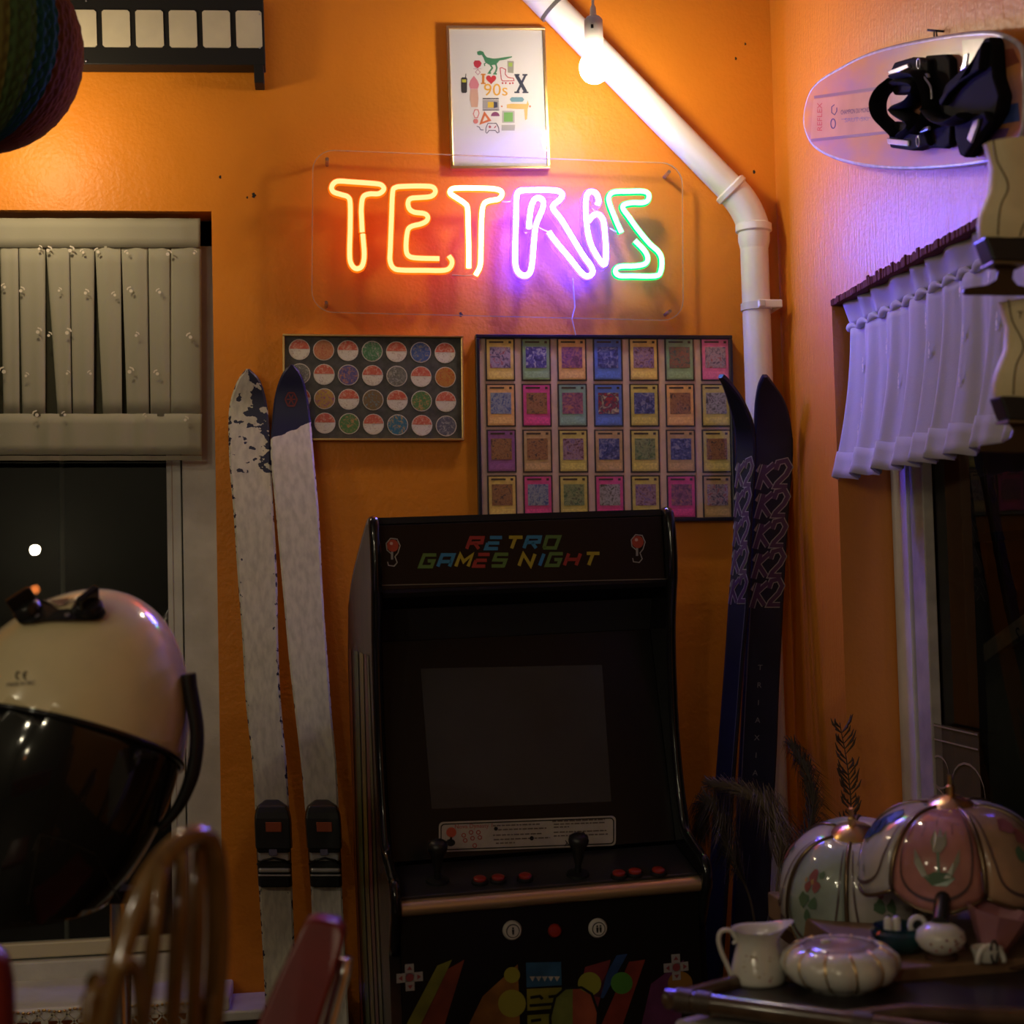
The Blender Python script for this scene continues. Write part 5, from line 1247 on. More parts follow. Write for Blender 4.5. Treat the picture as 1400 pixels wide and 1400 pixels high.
# pale board at the back carrying the lamps
sh = thing('wooden_board', 'pale wooden board behind the tray carrying the two painted lamps', 'board', (.9, 2.2, ZTB)); inv = sh.matrix_world.inverted()
ZB_ = ZT+.012
f0 = atz(1208, 1326, ZB_); f1 = atz(1400, 1309, ZB_); dv = (f1-f0).normalized(); f1 = f1+dv*.06
V = [f0, Vector((RX-.02, f1.y, 0)), Vector((RX-.02, 2.36, 0)), Vector((f0.x, 2.36, 0))]
b = flat(MB(inv), V, ZTB+.0012, ZB_); b.build('board', C('board_tan', .22, .13, .07, .5, var=.25, vscale=14), sh, bevel=.003)

# pitcher
def place(px, py, z): return atz(px, py, z)
pc = place(1037, 1342, ZT-.004); s = pc.y/F
pit = thing('pitcher', 'small white porcelain pitcher with pink flowers at the left end of the tray', 'pitcher', tuple(pc))
pr_ = [(.0, 0), (35, 0), (38, 3), (38.5, 9), (37, 20), (34, 32), (30.5, 44), (28.5, 53), (29, 60), (32, 67), (36, 73), (34.5, 73), (30, 66), (26, 54), (30, 30), (20, 12)]
b = MB(); b.lathe([(r*s, z*s) for r, z in pr_], 40, cap=False)
for v in b.v:
    if v.z > 58*s and v.x > 0:
        k = (v.z-58*s)/(15*s); r_ = math.hypot(v.x, v.y); cs = max(0, v.x/r_)**4; v.x += cs*k*17*s; v.z += cs*k*9*s
    if v.z > 58*s and v.x < 0:
        k = (v.z-58*s)/(15*s); v.z += .02*s
b.build('body', M_porc, pit, smooth=60)
hp = [(-29, 62), (-38, 72), (-50, 72), (-55, 62), (-52, 45), (-44, 25), (-38, 10), (-36, 4)]
MB().tube(spline([(x*s, 0, y*s) for x, y in hp], 5), [3.2*s]*36, 10).build('handle', M_porc, pit, smooth=0)
MB().tube(spline([(-38*s, 0, 72*s), (-33*s, 0, 64*s), (-30*s, 0, 58*s), (-35*s, 0, 54*s)], 4), 2.4*s, 8).build('handle_scroll', M_porc, pit, smooth=0)
random.seed(5)
b = MB(); b2 = MB()
for i in range(22):
    a = -PI/2+random.uniform(-.9, .9); z = random.uniform(10, 42)
    rad_ = 39.2-max(0, z-9)*.245
    fn = lambda x, y, a=a, z=z, rad_=rad_: Vector(((rad_)*s*math.cos(a+x/rad_), rad_*s*math.sin(a+x/rad_), (z+y)*s))
    (b if i % 2 else b2).disc(0, 0, random.uniform(1.6, 3.2), fn, n=8)
b.build('painted_flower', C('flower_pink', .35, .12, .2), pit); b2.build('painted_leaf', C('leaf_gold', .35, .25, .08, .4), pit)

# ribbed dish
pc = place(1150, 1349, ZT-.004); s = pc.y/F
di = thing('ribbed_dish', 'white pumpkin shaped porcelain dish with gold ribs in front of the lamps', 'dish', tuple(pc))
NL = 12
def lobe(prof, n=96, amp=.07):
    vs = []
    for r, z in prof:
        for k in range(n):
            a = 2*PI*k/n; q = r*s*(1+amp*(abs(math.sin(a*NL/2+z*.012))**.7-.7)); vs.append((q*math.cos(a), q*math.sin(a), z*s))
    L_ = len(prof); return vs, [(i*n+k, i*n+(k+1) % n, (i+1)*n+(k+1) % n, (i+1)*n+k) for i in range(L_-1) for k in range(n)]
vs, fs = lobe([(0.1, 0), (48, 0), (50, 3), (60, 7), (74, 16), (81, 28), (82, 36), (78, 47), (68, 55), (56, 59), (52, 58), (56, 54), (70, 44), (60, 20), (.1, 6)])
MB().add(vs, fs).build('bowl', M_porc, di, smooth=60)
b = MB()
for k in range(NL):
    P = []
    for r, z in ((62, 7), (75, 16), (81, 28), (82, 36), (78, 47), (68, 55), (57, 59.5)):
        a = 2*PI*k/NL; a -= 2*z*.012/NL; q = r*s*(1+.07*(0-.7))+.0006; P.append((q*math.cos(a), q*math.sin(a), z*s))
    b.tube(P, .0017, 6)
b.build('gold_rib', M_gold, di, smooth=0)
MB().lathe([(51*s, 57*s), (46*s, 60*s), (30*s, 62*s), (8*s, 62.5*s)], 32).build('lid', C('lid_dusky', .35, .28, .27, .2, coat=.4), di, smooth=50)
MB().ball((-20*s, 0, 64*s), (8*s, 5*s, 3.5*s), 14, 8).build('lid_knob', M_porc, di, smooth=0)

# painted panel lamps
def bent_lamp(px, py, d, label, rad_, h, tiltv, basefn, cols_, motif, rot=0.):
    apex = vd(px, py, d); t = thing('panel_lamp', label, 'lamp', None or (apex.x, apex.y, apex.z))
    Q = Vector(tiltv).normalized().to_track_quat('Z', 'Y').to_matrix().to_4x4() @ Matrix.Rotation(rot, 4, 'Z')
    NP_ = 6
    def prof(v):                                   # v 0 at the cap .. 1 at the rim
        a = v*1.62; return (.030+(rad_-.030)*math.sin(min(a, PI/2))**.86 - max(0, a-PI/2)*rad_*.35, -h*(1-math.cos(a))/(1-math.cos(1.62)))
    def sp(k, u, v, o=0.):
        ang = 2*PI/NP_*(k+u); r, z = prof(v); bul = 1+.07*math.sin(PI*u)*math.sin(PI*min(1, v*1.1)*.6); sc = -.020*math.sin(PI*u)*max(0, v-.75)*4
        return Q @ Vector(((r*bul+o)*math.cos(ang), (r*bul+o)*math.sin(ang), z+sc+o*.5))
    shd = None
    for k in range(NP_):
        o = MB().grid(lambda u, v: sp(k, .03+.94*u, v), 14, 18).build('shade_panel', cols_[k % len(cols_)], t, smooth=0, solid=.003)
        b = MB()
        b.tube([sp(k, 0, v/16, .002) for v in range(17)], .0034, 8); b.build('rib', C('lamp_rib', .20, .14, .08, .3, metal=.8), t, smooth=0)
        b = MB(); b.tube([sp(k, u/10, 1., .001) for u in range(11)], .0030, 8); b.build('rim', C('lamp_rib', .20, .14, .08), t, smooth=0)
        b = MB()
        f2 = lambda u, v, k=k: sp(k, u, v, .0032)
        b.stroke([(q_.x, q_.y) for q_ in spline([(.12, .1, 0), (.10, .4, 0), (.12, .7, 0), (.2, .88, 0), (.5, .93, 0), (.8, .88, 0), (.88, .7, 0), (.90, .4, 0), (.88, .1, 0)], 6)], .022, lambda u, v, k=k: sp(k, u, v, .0036))
        b.build('painted_line', C('lamp_ink', .10, .06, .06, .3), o)
        for colr, polys in motif(k):
            for pl_ in polys: MB().poly(pl_, f2).build('painted_motif', colr, o)
    b = MB(); b.lathe([(.002, .030), (.006, .026), (.006, .014), (.014, .012), (.030, .004), (.036, -.003), (.034, -.006), (.030, -.004)], 28, Q); b.build('cap', M_gold, t, smooth=40)
    b = MB()
    for i in range(28):
        a = 2*PI*i/28; b.ball(Q @ Vector((.034*math.cos(a), .034*math.sin(a), -.004)), .0026, 6, 5)
    b.build('cap_beading', M_gold, t, smooth=0)
    b = MB(); b.tube([Q @ Vector((0, 0, .028)), Q @ Vector((0, 0, .042))], .0035, 8); b.build('finial', M_gold, t, smooth=40)
    basefn(t, apex)
    return t
rnd = random.Random(11)
def blob(cu, cv, r, n=9, j=.35): return [(cu+r*(1+rnd.uniform(-j, j))*math.cos(2*PI*i/n), cv+r*.9*(1+rnd.uniform(-j, j))*math.sin(2*PI*i/n)) for i in range(n)]
LW = C('lamp_white', .50, .46, .42, .10, coat=.5, var=.1, vscale=20); LP_ = C('lamp_pink', .46, .20, .17, .10, coat=.5, var=.2, vscale=20); LG = C('lamp_pale_green', .34, .40, .34, .10, coat=.5, var=.15, vscale=20); LO = C('lamp_peach', .42, .26, .16, .12, coat=.5, var=.2, vscale=18)
BLUE = C('paint_blue', .02, .06, .16, .25); GRN = C('paint_green', .10, .17, .10, .25); RED = C('paint_rose', .28, .09, .09, .3); SAGE = C('paint_sage', .28, .27, .20, .25); GOLDP = C('paint_gold', .42, .28, .12, .3)
def motifR(k):
    if k % 3 == 0: return [(BLUE, [blob(.5, .42, .16), blob(.42, .55, .15), blob(.6, .3, .12)]), (SAGE, [[(.48, .6), (.52, .6), (.6, .86), (.56, .86)], [(.46, .6), (.5, .6), (.40, .86), (.36, .86)]])]
    if k % 3 == 1: return [(SAGE, [[(.43, .50), (.455, .36), (.50, .45), (.53, .34), (.57, .45), (.61, .37), (.62, .52), (.56, .60), (.48, .60)], [(.26, .58), (.34, .66), (.45, .80), (.38, .80), (.29, .71)], [(.76, .56), (.75, .68), (.66, .80), (.59, .80), (.69, .68)]]), (GRN, [[(.40, .80), (.50, .765), (.62, .765), (.70, .80), (.62, .845), (.48, .845)], [(.515, .60), (.545, .60), (.56, .77), (.53, .77)]]), (C('lamp_ink', .10, .06, .06, .3), [[(.20, .30), (.80, .29), (.80, .298), (.20, .308)], [(.44, .12), (.45, .12), (.45, .30), (.44, .30)], [(.30, .31), (.31, .31), (.31, .46), (.30, .46)], [(.68, .30), (.69, .30), (.69, .42), (.68, .42)]])]
    return [(RED, [blob(.5, .35, .13), blob(.6, .5, .1)]), (GRN, [blob(.45, .66, .08), blob(.58, .74, .07)])]
def motifL(k): return [(RED, [blob(.5, .45, .07), blob(.56, .52, .06), blob(.45, .55, .05)]), (GRN, [blob(.42, .66, .07), blob(.57, .68, .06), blob(.5, .78, .05), blob(.62, .42, .04)]), (GOLDP, [blob(.5, .5, .03), blob(.38, .5, .025)])]
def baseR(t, ap):
    p = atz(1300, 1318, ZB_); p = p+Vector((0, .03, 0)); p.z = ZB_; s = .98*p.y/F; m_ = Matrix.Translation(p-ap)
    b = MB(); b.lathe([(14*s, 0), (22*s, 1*s), (22*s, 5*s), (16*s, 8*s), (30*s, 16*s), (36*s, 28*s), (33*s, 40*s), (22*s, 48*s), (14*s, 51*s)], 32, m_); vb = b.build('vase_base', M_porc, t, smooth=50)
    b = MB(); b.lathe([(23*s, 0), (23*s, 5*s), (17*s, 8*s)], 28, m_); b.build('foot', M_brown, t, smooth=40)
    MB().tube([Vector((0, 0, -.03)), p-ap+Vector((0, 0, 50*s))], .011, 14).build('stem', C('stem_dark', .02, .02, .02, .2), t, smooth=40)
    b = MB()
    for i in range(16):
        a = -PI/2+rnd.uniform(-.8, .8); z = rnd.uniform(18, 38); fn = lambda x, y, a=a, z=z: m_ @ Vector((36.8*s*math.cos(a+x), 36.8*s*math.sin(a+x), (z+y)*s))
        b.poly([(.05*math.cos(q), 1.8*math.sin(q)) for q in [i2*PI/4 for i2 in range(8)]], fn)
    b.build('painted_flower', RED, vb)
def baseL(t, ap):
    p = Vector((ap.x+.012, ap.y-.01, ZB_)); s = p.y/F; m_ = Matrix.Translation(p-ap)
    MB().lathe([(40*s, 0), (42*s, 4*s), (30*s, 10*s), (14*s, 22*s), (12*s, 40*s), (26*s, 52*s), (28*s, 60*s), (12*s, 66*s)], 10, m_).build('crystal_base', C('crystal', .10, .10, .10, .06, coat=.6), t)
    MB().tube([p-ap+Vector((0, 0, 60*s)), Vector((0, 0, -.02))], .008, 12).build('stem', M_gold, t, smooth=40)
bent_lamp(1300, 1100, 2.12, 'nearer lamp with a bent panel shade painted pink, white and blue by the right window', .124, .100, (-.02, -.06, 1), baseR, [LW, LP_, LO], motifR, rot=math.radians(-196))
bent_lamp(1166, 1139, 2.26, 'lamp with a tilted pale floral panel shade, half behind the pink panelled lamp', .112, .125, (-.16, -.32, 1), baseL, [LG, LW], motifL, rot=math.radians(-152))

# teal pot, pink vase, white cup
p = atz(1236, 1304, ZB_); p = p+Vector((0, .015, 0)); p.z = ZB_; s = p.y/F
tp = thing('teal_pot', 'small dark teal glazed pot with a white ring handle under the lamp shades', 'pot', tuple(p))
MB().lathe([(18*s, 0), (28*s, 3*s), (38*s, 18*s), (40*s, 28*s), (34*s, 33*s), (36*s, 36*s), (33*s, 36*s), (10*s, 20*s)], 32).build('pot_body', C('teal_glaze', .012, .075, .085, .12, coat=.5, col2=(.01, .02, .035), vscale=14), tp, smooth=50)
P = [(22*s+11*s*math.cos(a), -14*s, 38*s+11*s*math.sin(a)) for a in [2*PI*i/20 for i in range(20)]]
MB().tube(P, 4.2*s, 10, closed=True).build('ring_handle', M_porc, tp, smooth=0)
for dx in (-20, -8): MB().lathe([(6*s, 30*s), (6.5*s, 44*s), (5*s, 50*s), (1*s, 52*s)], 14, Matrix.Translation((dx*s, -12*s, 0))).build('spout', M_porc, tp, smooth=50)
p = atz(1362, 1314, ZB_); p = p+Vector((.01, .035, 0)); p.z = ZB_; s = p.y/F
pv = thing('tulip_vase', 'tilted pink and orange tapered vase behind the white cup under the right lamp', 'vase', tuple(p))
ax_ = Vector((.20, -.1, 1)).normalized().to_track_quat('Z', 'Y').to_matrix().to_4x4()
b = MB(); b.lathe([(16*s, 0), (18*s, 4*s), (46*s, 62*s), (47*s, 64*s), (45*s, 64*s), (16*s, 6*s)], 8, ax_); b.build('vase_body', mat('vase_pink', (.42, .16, .12), .2, coat=.4, col2=(.38, .18, .26), vscale=9), pv)
p = atz(1352, 1318, ZB_); p.z = ZB_; s = p.y/F
cu = thing('porcelain_cup', 'low white porcelain cup with striped loop handle at the right end of the board', 'cup', tuple(p))
MB().lathe([(14*s, 0), (18*s, 3*s), (23*s, 20*s), (21*s, 20*s), (12*s, 4*s)], 24, Matrix.Translation((4*s, 14*s, 0))).build('cup_body', M_porc, cu, smooth=50)
MB().tube([(-18*s+20*s*(1-math.cos(a)), -2*s, 24*s*math.sin(a)+2*s) for a in [PI*i/16 for i in range(17)]], 4*s, 10).build('loop_handle', M_porc, cu, smooth=0)
MB().tube([(6*s+5*s*math.cos(a), -6*s, 18*s+16*s*math.sin(a)) for a in [2*PI*i/18 for i in range(18)]], 1.6*s, 8, closed=True).build('striped_loop', M_black, cu, smooth=0)

# ------------------------------------------------------------------ dried grasses in a floor vase
gv = bw(1040, 1330, .52)
vz = thing('floor_vase', 'tall dark floor vase in the corner behind the tray holding dried grass', 'vase', (gv.x, gv.y, 0))
MB().lathe([(.07, 0), (.085, .02), (.10, .25), (.09, .5), (.055, .62), (.06, .66), (.05, .66), (.04, .5)], 32).build('vase_body', C('vase_dark', .012, .011, .012, .3), vz, smooth=50)
top = Vector((gv.x, gv.y, .62))
M_pl = C('pampas', .16, .115, .07, .8); M_pl2 = C('pampas_dark', .07, .05, .035, .8)
def plume(label, pts, off, nst, ln, m, droop, rs):
    P = spline([top]+[bw(x, y, o) for (x, y), o in zip(pts, off)], 10); e = thing('pampas_grass', label, 'dried grass', tuple(top)); inv = e.matrix_world.inverted()
    n = len(P); MB(inv).tube(P, [.003-.0022*i/n for i in range(n)], 6).build('stem', m, e)
    R_ = random.Random(rs); b = MB(inv)
    i0 = 14
    for k in range(nst):
        f_ = R_.random()**.8; x = i0+(n-1-i0)*f_; i = int(min(x, n-2)); p = P[i].lerp(P[i+1], x-i); t = (P[i+1]-P[i]).normalized()
        d = Vector((R_.gauss(0, 1), R_.gauss(0, 1), R_.gauss(0, 1))); d = (d-t*d.dot(t)).normalized()*.55+t*.9
        l = ln*R_.uniform(.5, 1)*(1.15-.7*f_); q = [p, p+d*l*.5, p+d*l*.9+droop*l]
        wv = t.cross(d).normalized()*.0009
        b.add([q[0]-wv, q[0]+wv, q[1]+wv*.8, q[1]-wv*.8, q[2]], [(0, 1, 2, 3), (3, 2, 4)])
    b.keep = True
    b.build('plume', m, e)['kind'] = 'stuff'
plume('brown drooping pampas plume bending left across the base of the navy skis', [(1060, 1230), (1066, 1160), (1050, 1105), (1010, 1080), (975, 1072)], (.52, .5, .46, .42, .40), 900, .12, M_pl, Vector((.1, -.2, -.75)), 1)
plume('dark pampas plume standing behind the painted lamps beside the pitcher', [(1050, 1260), (1085, 1190), (1110, 1120), (1105, 1060), (1085, 1020)], (.52, .5, .45, .40, .36), 700, .11, M_pl2, Vector((.15, -.1, -.6)), 2)
plume('dark pampas plume hanging low between the arcade cabinet and the pitcher', [(1030, 1250), (1005, 1180), (985, 1120), (968, 1100), (958, 1130)], (.52, .5, .48, .45, .42), 700, .11, M_pl2, Vector((-.05, -.1, -.8)), 3)
rd_ = thing('reed', 'thin dry reed stem with a seed head rising behind the painted lamps', 'dried grass', tuple(top)); inv = rd_.matrix_world.inverted()
P = spline([top, bw(1120, 1220, .5), bw(1160, 1130, .48), bw(1160, 1060, .46), bw(1148, 988, .44)], 10)
MB(inv).tube(P, [.0022-.0014*i/len(P) for i in range(len(P))], 6).build('stem', M_pl2, rd_)
R_ = random.Random(4); b = MB(inv)
for k in range(70):
    i = R_.randint(18, len(P)-2); p = P[i]; sd = R_.choice((-1, 1)); l = R_.uniform(.015, .05)
    a = p; c2 = p+Vector((sd*l*.5, R_.uniform(-.01, .01), l*.75)); b.tube([a, a.lerp(c2, .6)+Vector((sd*.004, 0, 0)), c2], [.0008, .0022, .0006], 5)
b.build('seed_head', C('seed_brown', .075, .045, .028, .8), rd_)['kind'] = 'stuff'

# ------------------------------------------------------------------ skates hanging by the right window
M_skw = mat('skate_leather', (.80, .66, .38), .55, var=.1, vscale=25, bump=.15, bscale=120); M_skh = C('skate_heel', .012, .014, .015, .35); M_skm = C('skate_blade', .07, .045, .022, .4, metal=.6)
def skate(px, py, d, k, label, mark=False):
    o0 = vd(px, py, d); s = d/F*k
    u = rt*1.0; m_ = frame_mtx(o0, u, up); e = thing('ice_skate', label, 'skate', mtx=m_, group=None)
    # cross sections from the top of the shaft down to the sole: (z, x back, x front, half width)
    sec = [(0, 0, 108, 36), (-2, 2, 110, 37), (-40, 10, 112, 38), (-75, 8, 116, 38), (-95, 0, 130, 40), (-115, -8, 170, 43), (-130, -10, 215, 45), (-148, -8, 236, 42), (-152, -6, 238, 40)]
    n = 28; vs = []
    for z, xb, xf, hw in sec:
        for i in range(n):
            a = 2*PI*i/n; cx = (xb+xf)/2; rx = (xf-xb)/2; ca, sa = math.cos(a), math.sin(a)
            ex = math.copysign(abs(ca)**.75, ca); ey = math.copysign(abs(sa)**.8, sa)
            nar = 1-.35*max(0, ca) if z < -90 else 1
            zz = z+(18*(cx+rx*ex)/110 if z > -3 else 0)*.6
            vs.append(((cx+rx*ex)*s, ey*hw*nar*s*.85, zz*s))
    L_ = len(sec); fs = [(i*n+q, i*n+(q+1) % n, (i+1)*n+(q+1) % n, (i+1)*n+q) for i in range(L_-1) for q in range(n)]+[list(range(n-1, -1, -1)), [(L_-1)*n+q for q in range(n)]]
    MB().add(vs, fs).build('boot', M_skw, e, smooth=50)
    f2 = lambda x, z: Vector((x*s, -38*s*.85, z*s))
    # piping seams on the shaft
    for pts in ([(8, 2), (14, -30), (26, -60), (28, -78), (18, -100), (14, -125), (14, -148)], [(46, -150), (50, -135), (58, -122)]):
        P = []
        for x, z in pts:
            xb = [q for q in sec]; 
            for j in range(L_-1):
                if sec[j][0] >= z >= sec[j+1][0]:
                    t = (sec[j][0]-z)/(sec[j][0]-sec[j+1][0]+1e-9); xb, xf, hw = [sec[j][q]+(sec[j+1][q]-sec[j][q])*t for q in (1, 2, 3)]; break
            else: xb, xf, hw = sec[0][1:] if z > 0 else sec[-1][1:]
            cx, rx = (xb+xf)/2, (xf-xb)/2; q = max(-1, min(1, (x-cx)/rx)); ca = math.copysign(abs(q)**(1/.75), q); sa = math.sqrt(max(0, 1-ca*ca))
            P.append((x*s, -(sa**.8)*hw*s*.85-.0004, z*s))
        MB().tube(spline(P, 4), .0011, 6).build('seam', C('seam_brown', .16, .11, .05), e, smooth=0)
    # heel, sole, stanchions and blade
    b = MB(); b.prism([(x*s, z*s) for x, z in [(-8, -150), (78, -152), (74, -176), (60, -190), (6, -188)]], -34*s*.85, 34*s*.85); b.build('heel', M_skh, e, bevel=.003)
    b = MB(); b.prism([(x*s, z*s) for x, z in [(78, -151), (238, -151), (232, -160), (110, -164), (74, -172)]], -34*s*.85, 34*s*.85); b.build('sole', M_skh, e, bevel=.003)
    b = MB(); b.prism([(x*s, z*s) for x, z in [(4, -188), (60, -190), (60, -193), (4, -192)]], -30*s, 30*s); b.build('heel_plate', C('heel_plate', .20, .15, .07, .5, metal=.6), e)
    b = MB(); b.prism([(x*s, z*s) for x, z in [(14, -191), (56, -192), (46, -198), (44, -212), (52, -222), (70, -226), (160, -226), (172, -214), (172, -164), (215, -162), (205, -190), (215, -222), (236, -214), (236, -226), (225, -238), (30, -238), (-30, -237), (-33, -233), (-32, -227), (4, -222), (18, -214), (22, -200)]], -4*s, 4*s); b.build('blade', M_skm, e, bevel=.0008)
    b = MB()
    for z in (-20, -45, -70, -95): b.ball((104*s, -26*s, z*s), 3*s, 8, 6)
    b.build('lace_hooks', M_steel, e, smooth=0)['kind'] = 'stuff'
    if mark: b = MB(); text_mb(b, 'T', 16, lambda x, y: Vector(((22+x)*s, -37.5*.85*s-.001, (-24+y)*s))); b.build('lettering', M_brown, e)
    MB().tube([(60*s, -10*s, 6*s), (75*s, 0, 60*s)], .0015, 6)
    return e
def hang(e_label, px, py, d, k, mark=False):
    return skate(px, py, d, k, e_label, mark)
hang('cream leather ice skate with black heel hanging highest beside the snowboard', 1345, 197, 1.9, .87)
hang('cream leather ice skate hanging lower, in front of the white curtain', 1366, 414, 1.94, .86, True)
hk = thing('hanging_lace', 'white lace pair holding the two ice skates from the ceiling', 'lace', tuple(vd(1430, 200, 1.9)))
inv = hk.matrix_world.inverted(); a = vd(1425, 195, 1.9); c2 = vd(1440, 405, 1.93)
MB(inv).tube([a, (a.x+.01, a.y+.02, ZC)], .002, 6).build('lace_strand', M_white, hk); MB(inv).tube([c2, (a.x+.04, a.y+.03, 2.2), (a.x+.03, a.y+.03, ZC)], .002, 6).build('lace_strand', M_white, hk)

# ------------------------------------------------------------------ snowboard on the right wall
SO = .03
a = rw(1101, 160, SO); c2 = rw(1397, 122, SO)
ux = (c2-a).normalized(); SL = (c2-a).length
vz_ = Vector((0, 0, 1)); vz_ = (vz_-ux*vz_.dot(ux)).normalized(); yv = vz_.cross(ux)
mS = Matrix((ux, yv, vz_)).transposed().to_4x4(); mS.translation = (a+c2)/2; iS = mS.inverted()
sb_ = thing('snowboard', 'worn orange and violet snowboard with two black strap bindings hung sloping on the right wall', 'snowboard', mtx=mS)
def sx(px, py, y=0.):
    o = iS @ CAM; d = iS.to_3x3() @ ray(px, py); t = (y-o.y)/d.y; p = o+d*t; return (p.x, p.z)
outl = [(1099, 170), (1101, 145), (1108, 125), (1122, 110), (1145, 96), (1175, 80), (1210, 68), (1260, 57), (1310, 49), (1350, 46), (1372, 51), (1388, 60), (1396, 75), (1398, 110), (1398, 150), (1396, 175), (1388, 190), (1370, 210), (1345, 220), (1300, 226), (1240, 229), (1190, 226), (1150, 218), (1122, 206), (1107, 192)]
O = spline([(*sx(*p), 0) for p in outl], 4, closed=True); O = [(p[0], p[1]) for p in O]
M_sbm = mat('board_print', (.60, .25, .06), .34, coat=.1, spec=.3, col2=(.40, .20, .22), vscale=5, stretch=(1, 1, 3))
MB().prism(O, 0, .010).build('board', M_sbm, sb_, bevel=.002)
b = MB(); b.tube([(p[0], .004, p[1]) for p in O], .0048, 8, closed=True); b.build('edge', C('board_edge', .52, .50, .52, .25, var=.2, vscale=40), sb_, smooth=0)
g = lambda px, py, y=-.0008: (lambda q: Vector((q[0], y, q[1])))(sx(px, py, y))
for p_, q_, nm in (((1113, 133), (1198, 121), 0), ((1109, 192), (1212, 181), 0)):
    MB().stroke([p_, q_], 4, lambda x, y: g(x, y)).build('printed_band', C('band_dusk', .22, .12, .14, .35), sb_)
MB().poly([(1112, 136), (1215, 122), (1222, 178), (1108, 190)], lambda x, y: g(x, y, -.0004)).build('printed_field', mat('field_peach', (.56, .27, .14), .3, var=.15, vscale=8), sb_)
b = MB(); text_mb(b, 'REFLEX', 12, lambda x, y: g(1121-y*.8+.0*x, 160-x, -.0010)); b.build('lettering', C('letter_red', .5, .05, .04), sb_)
b = MB(); b.stroke([(1141, 143), (1137, 146), (1137, 154), (1141, 157), (1144, 152), (1144, 147)], 1.2, lambda x, y: g(x, y, -.001)); b.stroke([(1139+3.2*math.cos(t_*PI/6), 169+6.5*math.sin(t_*PI/6)) for t_ in range(12)], 1.5, lambda x, y: g(x, y, -.001), True)
text_mb(b, 'CHAMPION DU MONDE', 9.0, lambda x, y: g(1170+x*.42, 152-y-.04*x, -.001)); b.build('lettering', C('letter_plum', .09, .04, .09), sb_)
b = MB(); text_mb(b, 'SAUT-SKI', 8.5, lambda x, y: g(1171+x*.95, 163.5-y-.07*x, -.001)); b.stroke([(1150, 163), (1191, 161)], .8, lambda x, y: g(x, y, -.001)); b.build('lettering', C('letter_grey', .28, .18, .22), sb_)
# painted patches of the tail
for colr, pl_ in (((.35, .09, .05), [(1352, 70), (1385, 66), (1394, 85), (1370, 95), (1355, 90)]), ((.06, .10, .35), [(1352, 150), (1392, 140), (1394, 165), (1360, 172)]), ((.22, .10, .35), [(1338, 178), (1380, 175), (1368, 205), (1330, 214)]), ((.40, .34, .18), [(1315, 55), (1345, 52), (1350, 110), (1322, 150), (1318, 100)])):
    MB().poly(pl_, lambda x, y: g(x, y, -.0005)).build('printed_patch', quick(colr, rough=.3, var=.5, vscale=10), sb_)
def slabp(name, poly, y0, y1, m, par, bev=.004, curve=0.):
    P = [sx(*p, y0) for p in poly]; Q = [sx(*p, y0) for p in poly]
    b = MB(); b.prism(P, y0, y1); return b.build(name, m, par, bevel=bev)
Bk = C('binding_rubber', .006, .006, .007, .8, spec=.08)
bp = slabp('binding_plate', [(1264, 76), (1292, 74), (1298, 80), (1302, 140), (1298, 198), (1290, 203), (1262, 202)], -.014, 0, Bk, sb_)
slabp('heel_block', [(1215, 100), (1222, 85), (1246, 78), (1268, 82), (1270, 120), (1222, 130), (1213, 118)], -.024, -.0, Bk, bp)
slabp('toe_block', [(1213, 172), (1222, 166), (1262, 172), (1268, 198), (1246, 206), (1216, 202)], -.024, -.0, Bk, bp)
def strap(name, pts, wd, m, par, th=1.0):
    P = [Vector((sx(x, y, h*.5)[0], h*.5, sx(x, y, h*.5)[1])) for x, y, h in pts]; P = spline(P, 6)
    return MB().tube(P, wd, 10, flat=(1.8, .55) if th else (1, 1)).build(name, m, par, smooth=50)
strap('strap', [(1222, 112, -.05), (1206, 126, -.075), (1200, 142, -.08), (1203, 158, -.078), (1214, 170, -.06), (1228, 184, -.045)], .0095, Bk, bp)
strap('strap', [(1228, 104, -.055), (1250, 100, -.065), (1262, 106, -.06), (1272, 130, -.05), (1273, 150, -.05), (1266, 168, -.05), (1256, 180, -.05)], .010, Bk, bp)
strap('strap_lining', [(1216, 118, -.03), (1240, 112, -.035), (1262, 118, -.035), (1250, 138, -.03), (1230, 150, -.03), (1256, 170, -.03), (1240, 186, -.03)], .012, Bk, bp)
M_buck = C('buckle_blue_white', .42, .44, .55, .25, metal=.4)
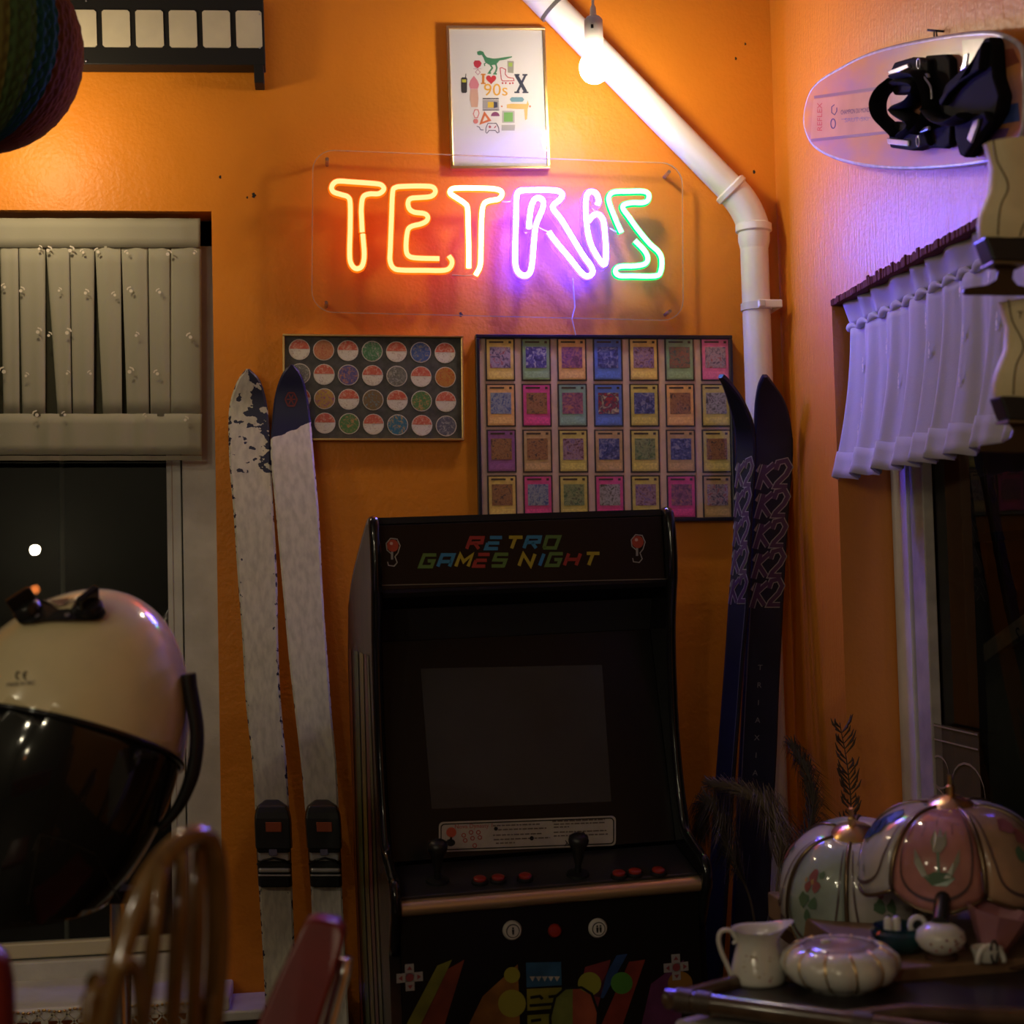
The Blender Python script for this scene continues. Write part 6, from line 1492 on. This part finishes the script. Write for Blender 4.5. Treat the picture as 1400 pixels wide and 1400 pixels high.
for pl_ in ([(1213, 97), (1240, 87), (1242, 93), (1216, 104)], [(1212, 189), (1241, 192), (1241, 200), (1213, 197)], [(1255, 101), (1266, 100), (1268, 106), (1256, 108)], [(1255, 176), (1268, 172), (1268, 178), (1256, 182)]):
    o = slabp('buckle', pl_, -.028, -.022, M_buck, bp, .0015)
for cx, cy in ((1256, 87), (1255, 193)):
    b = MB(); b.tube([Vector((sx(cx+2.2*math.cos(t_), cy+7*math.sin(t_), -.028)[0], -.028, sx(cx+2.2*math.cos(t_), cy+7*math.sin(t_), -.028)[1])) for t_ in [i*PI/8 for i in range(16)]], .0012, 6, closed=True); b.build('buckle_loop', M_buck, bp, smooth=0)
strap('wire_rib', [(1262, 104, -.062), (1272, 118, -.06), (1274, 135, -.056)], .0018, M_buck, bp, 0)
hbk = slabp('binding_cup', [(1282, 140), (1292, 115), (1310, 98), (1327, 84), (1334, 70), (1345, 52), (1352, 50), (1355, 60), (1358, 105), (1366, 130), (1362, 152), (1352, 170), (1338, 185), (1325, 205), (1317, 216), (1311, 212), (1305, 190), (1304, 168), (1290, 160)], -.022, 0, Bk, sb_, .004)
slabp('strap_flap', [(1282, 138), (1300, 112), (1325, 98), (1334, 72), (1343, 56), (1338, 95), (1312, 112), (1296, 128), (1286, 145)], -.034, -.020, Bk, hbk, .003)
slabp('lower_wing', [(1304, 165), (1318, 152), (1345, 152), (1352, 165), (1337, 186), (1318, 214), (1310, 205)], -.032, -.02, C('binding_rubber_b', .008, .0075, .008, .8, spec=.08), hbk, .004)
strap('strap', [(1270, 150, -.05), (1282, 163, -.075), (1300, 168, -.085), (1320, 158, -.085)], .009, Bk, hbk)
slabp('buckle', [(1321, 190), (1330, 165), (1337, 162), (1336, 172), (1327, 196)], -.036, -.032, M_buck, hbk, .0015)
slabp('buckle', [(1312, 98), (1319, 74), (1323, 72), (1320, 92)], -.038, -.034, M_buck, hbk, .0015)
p = iS @ rw(1281, 52, .01)
b = MB(); b.tube([p+Vector((-.008, 0, -.02)), p+Vector((-.004, -.004, .012)), p+Vector((.004, -.004, .012)), p+Vector((.010, 0, -.02))], .0014, 6); b.tube([p+Vector((-.018, -.01, .014)), p+Vector((.004, .012, .010))], .0018, 8)
b.build('hanging_hook', M_blackm, sb_, smooth=0)
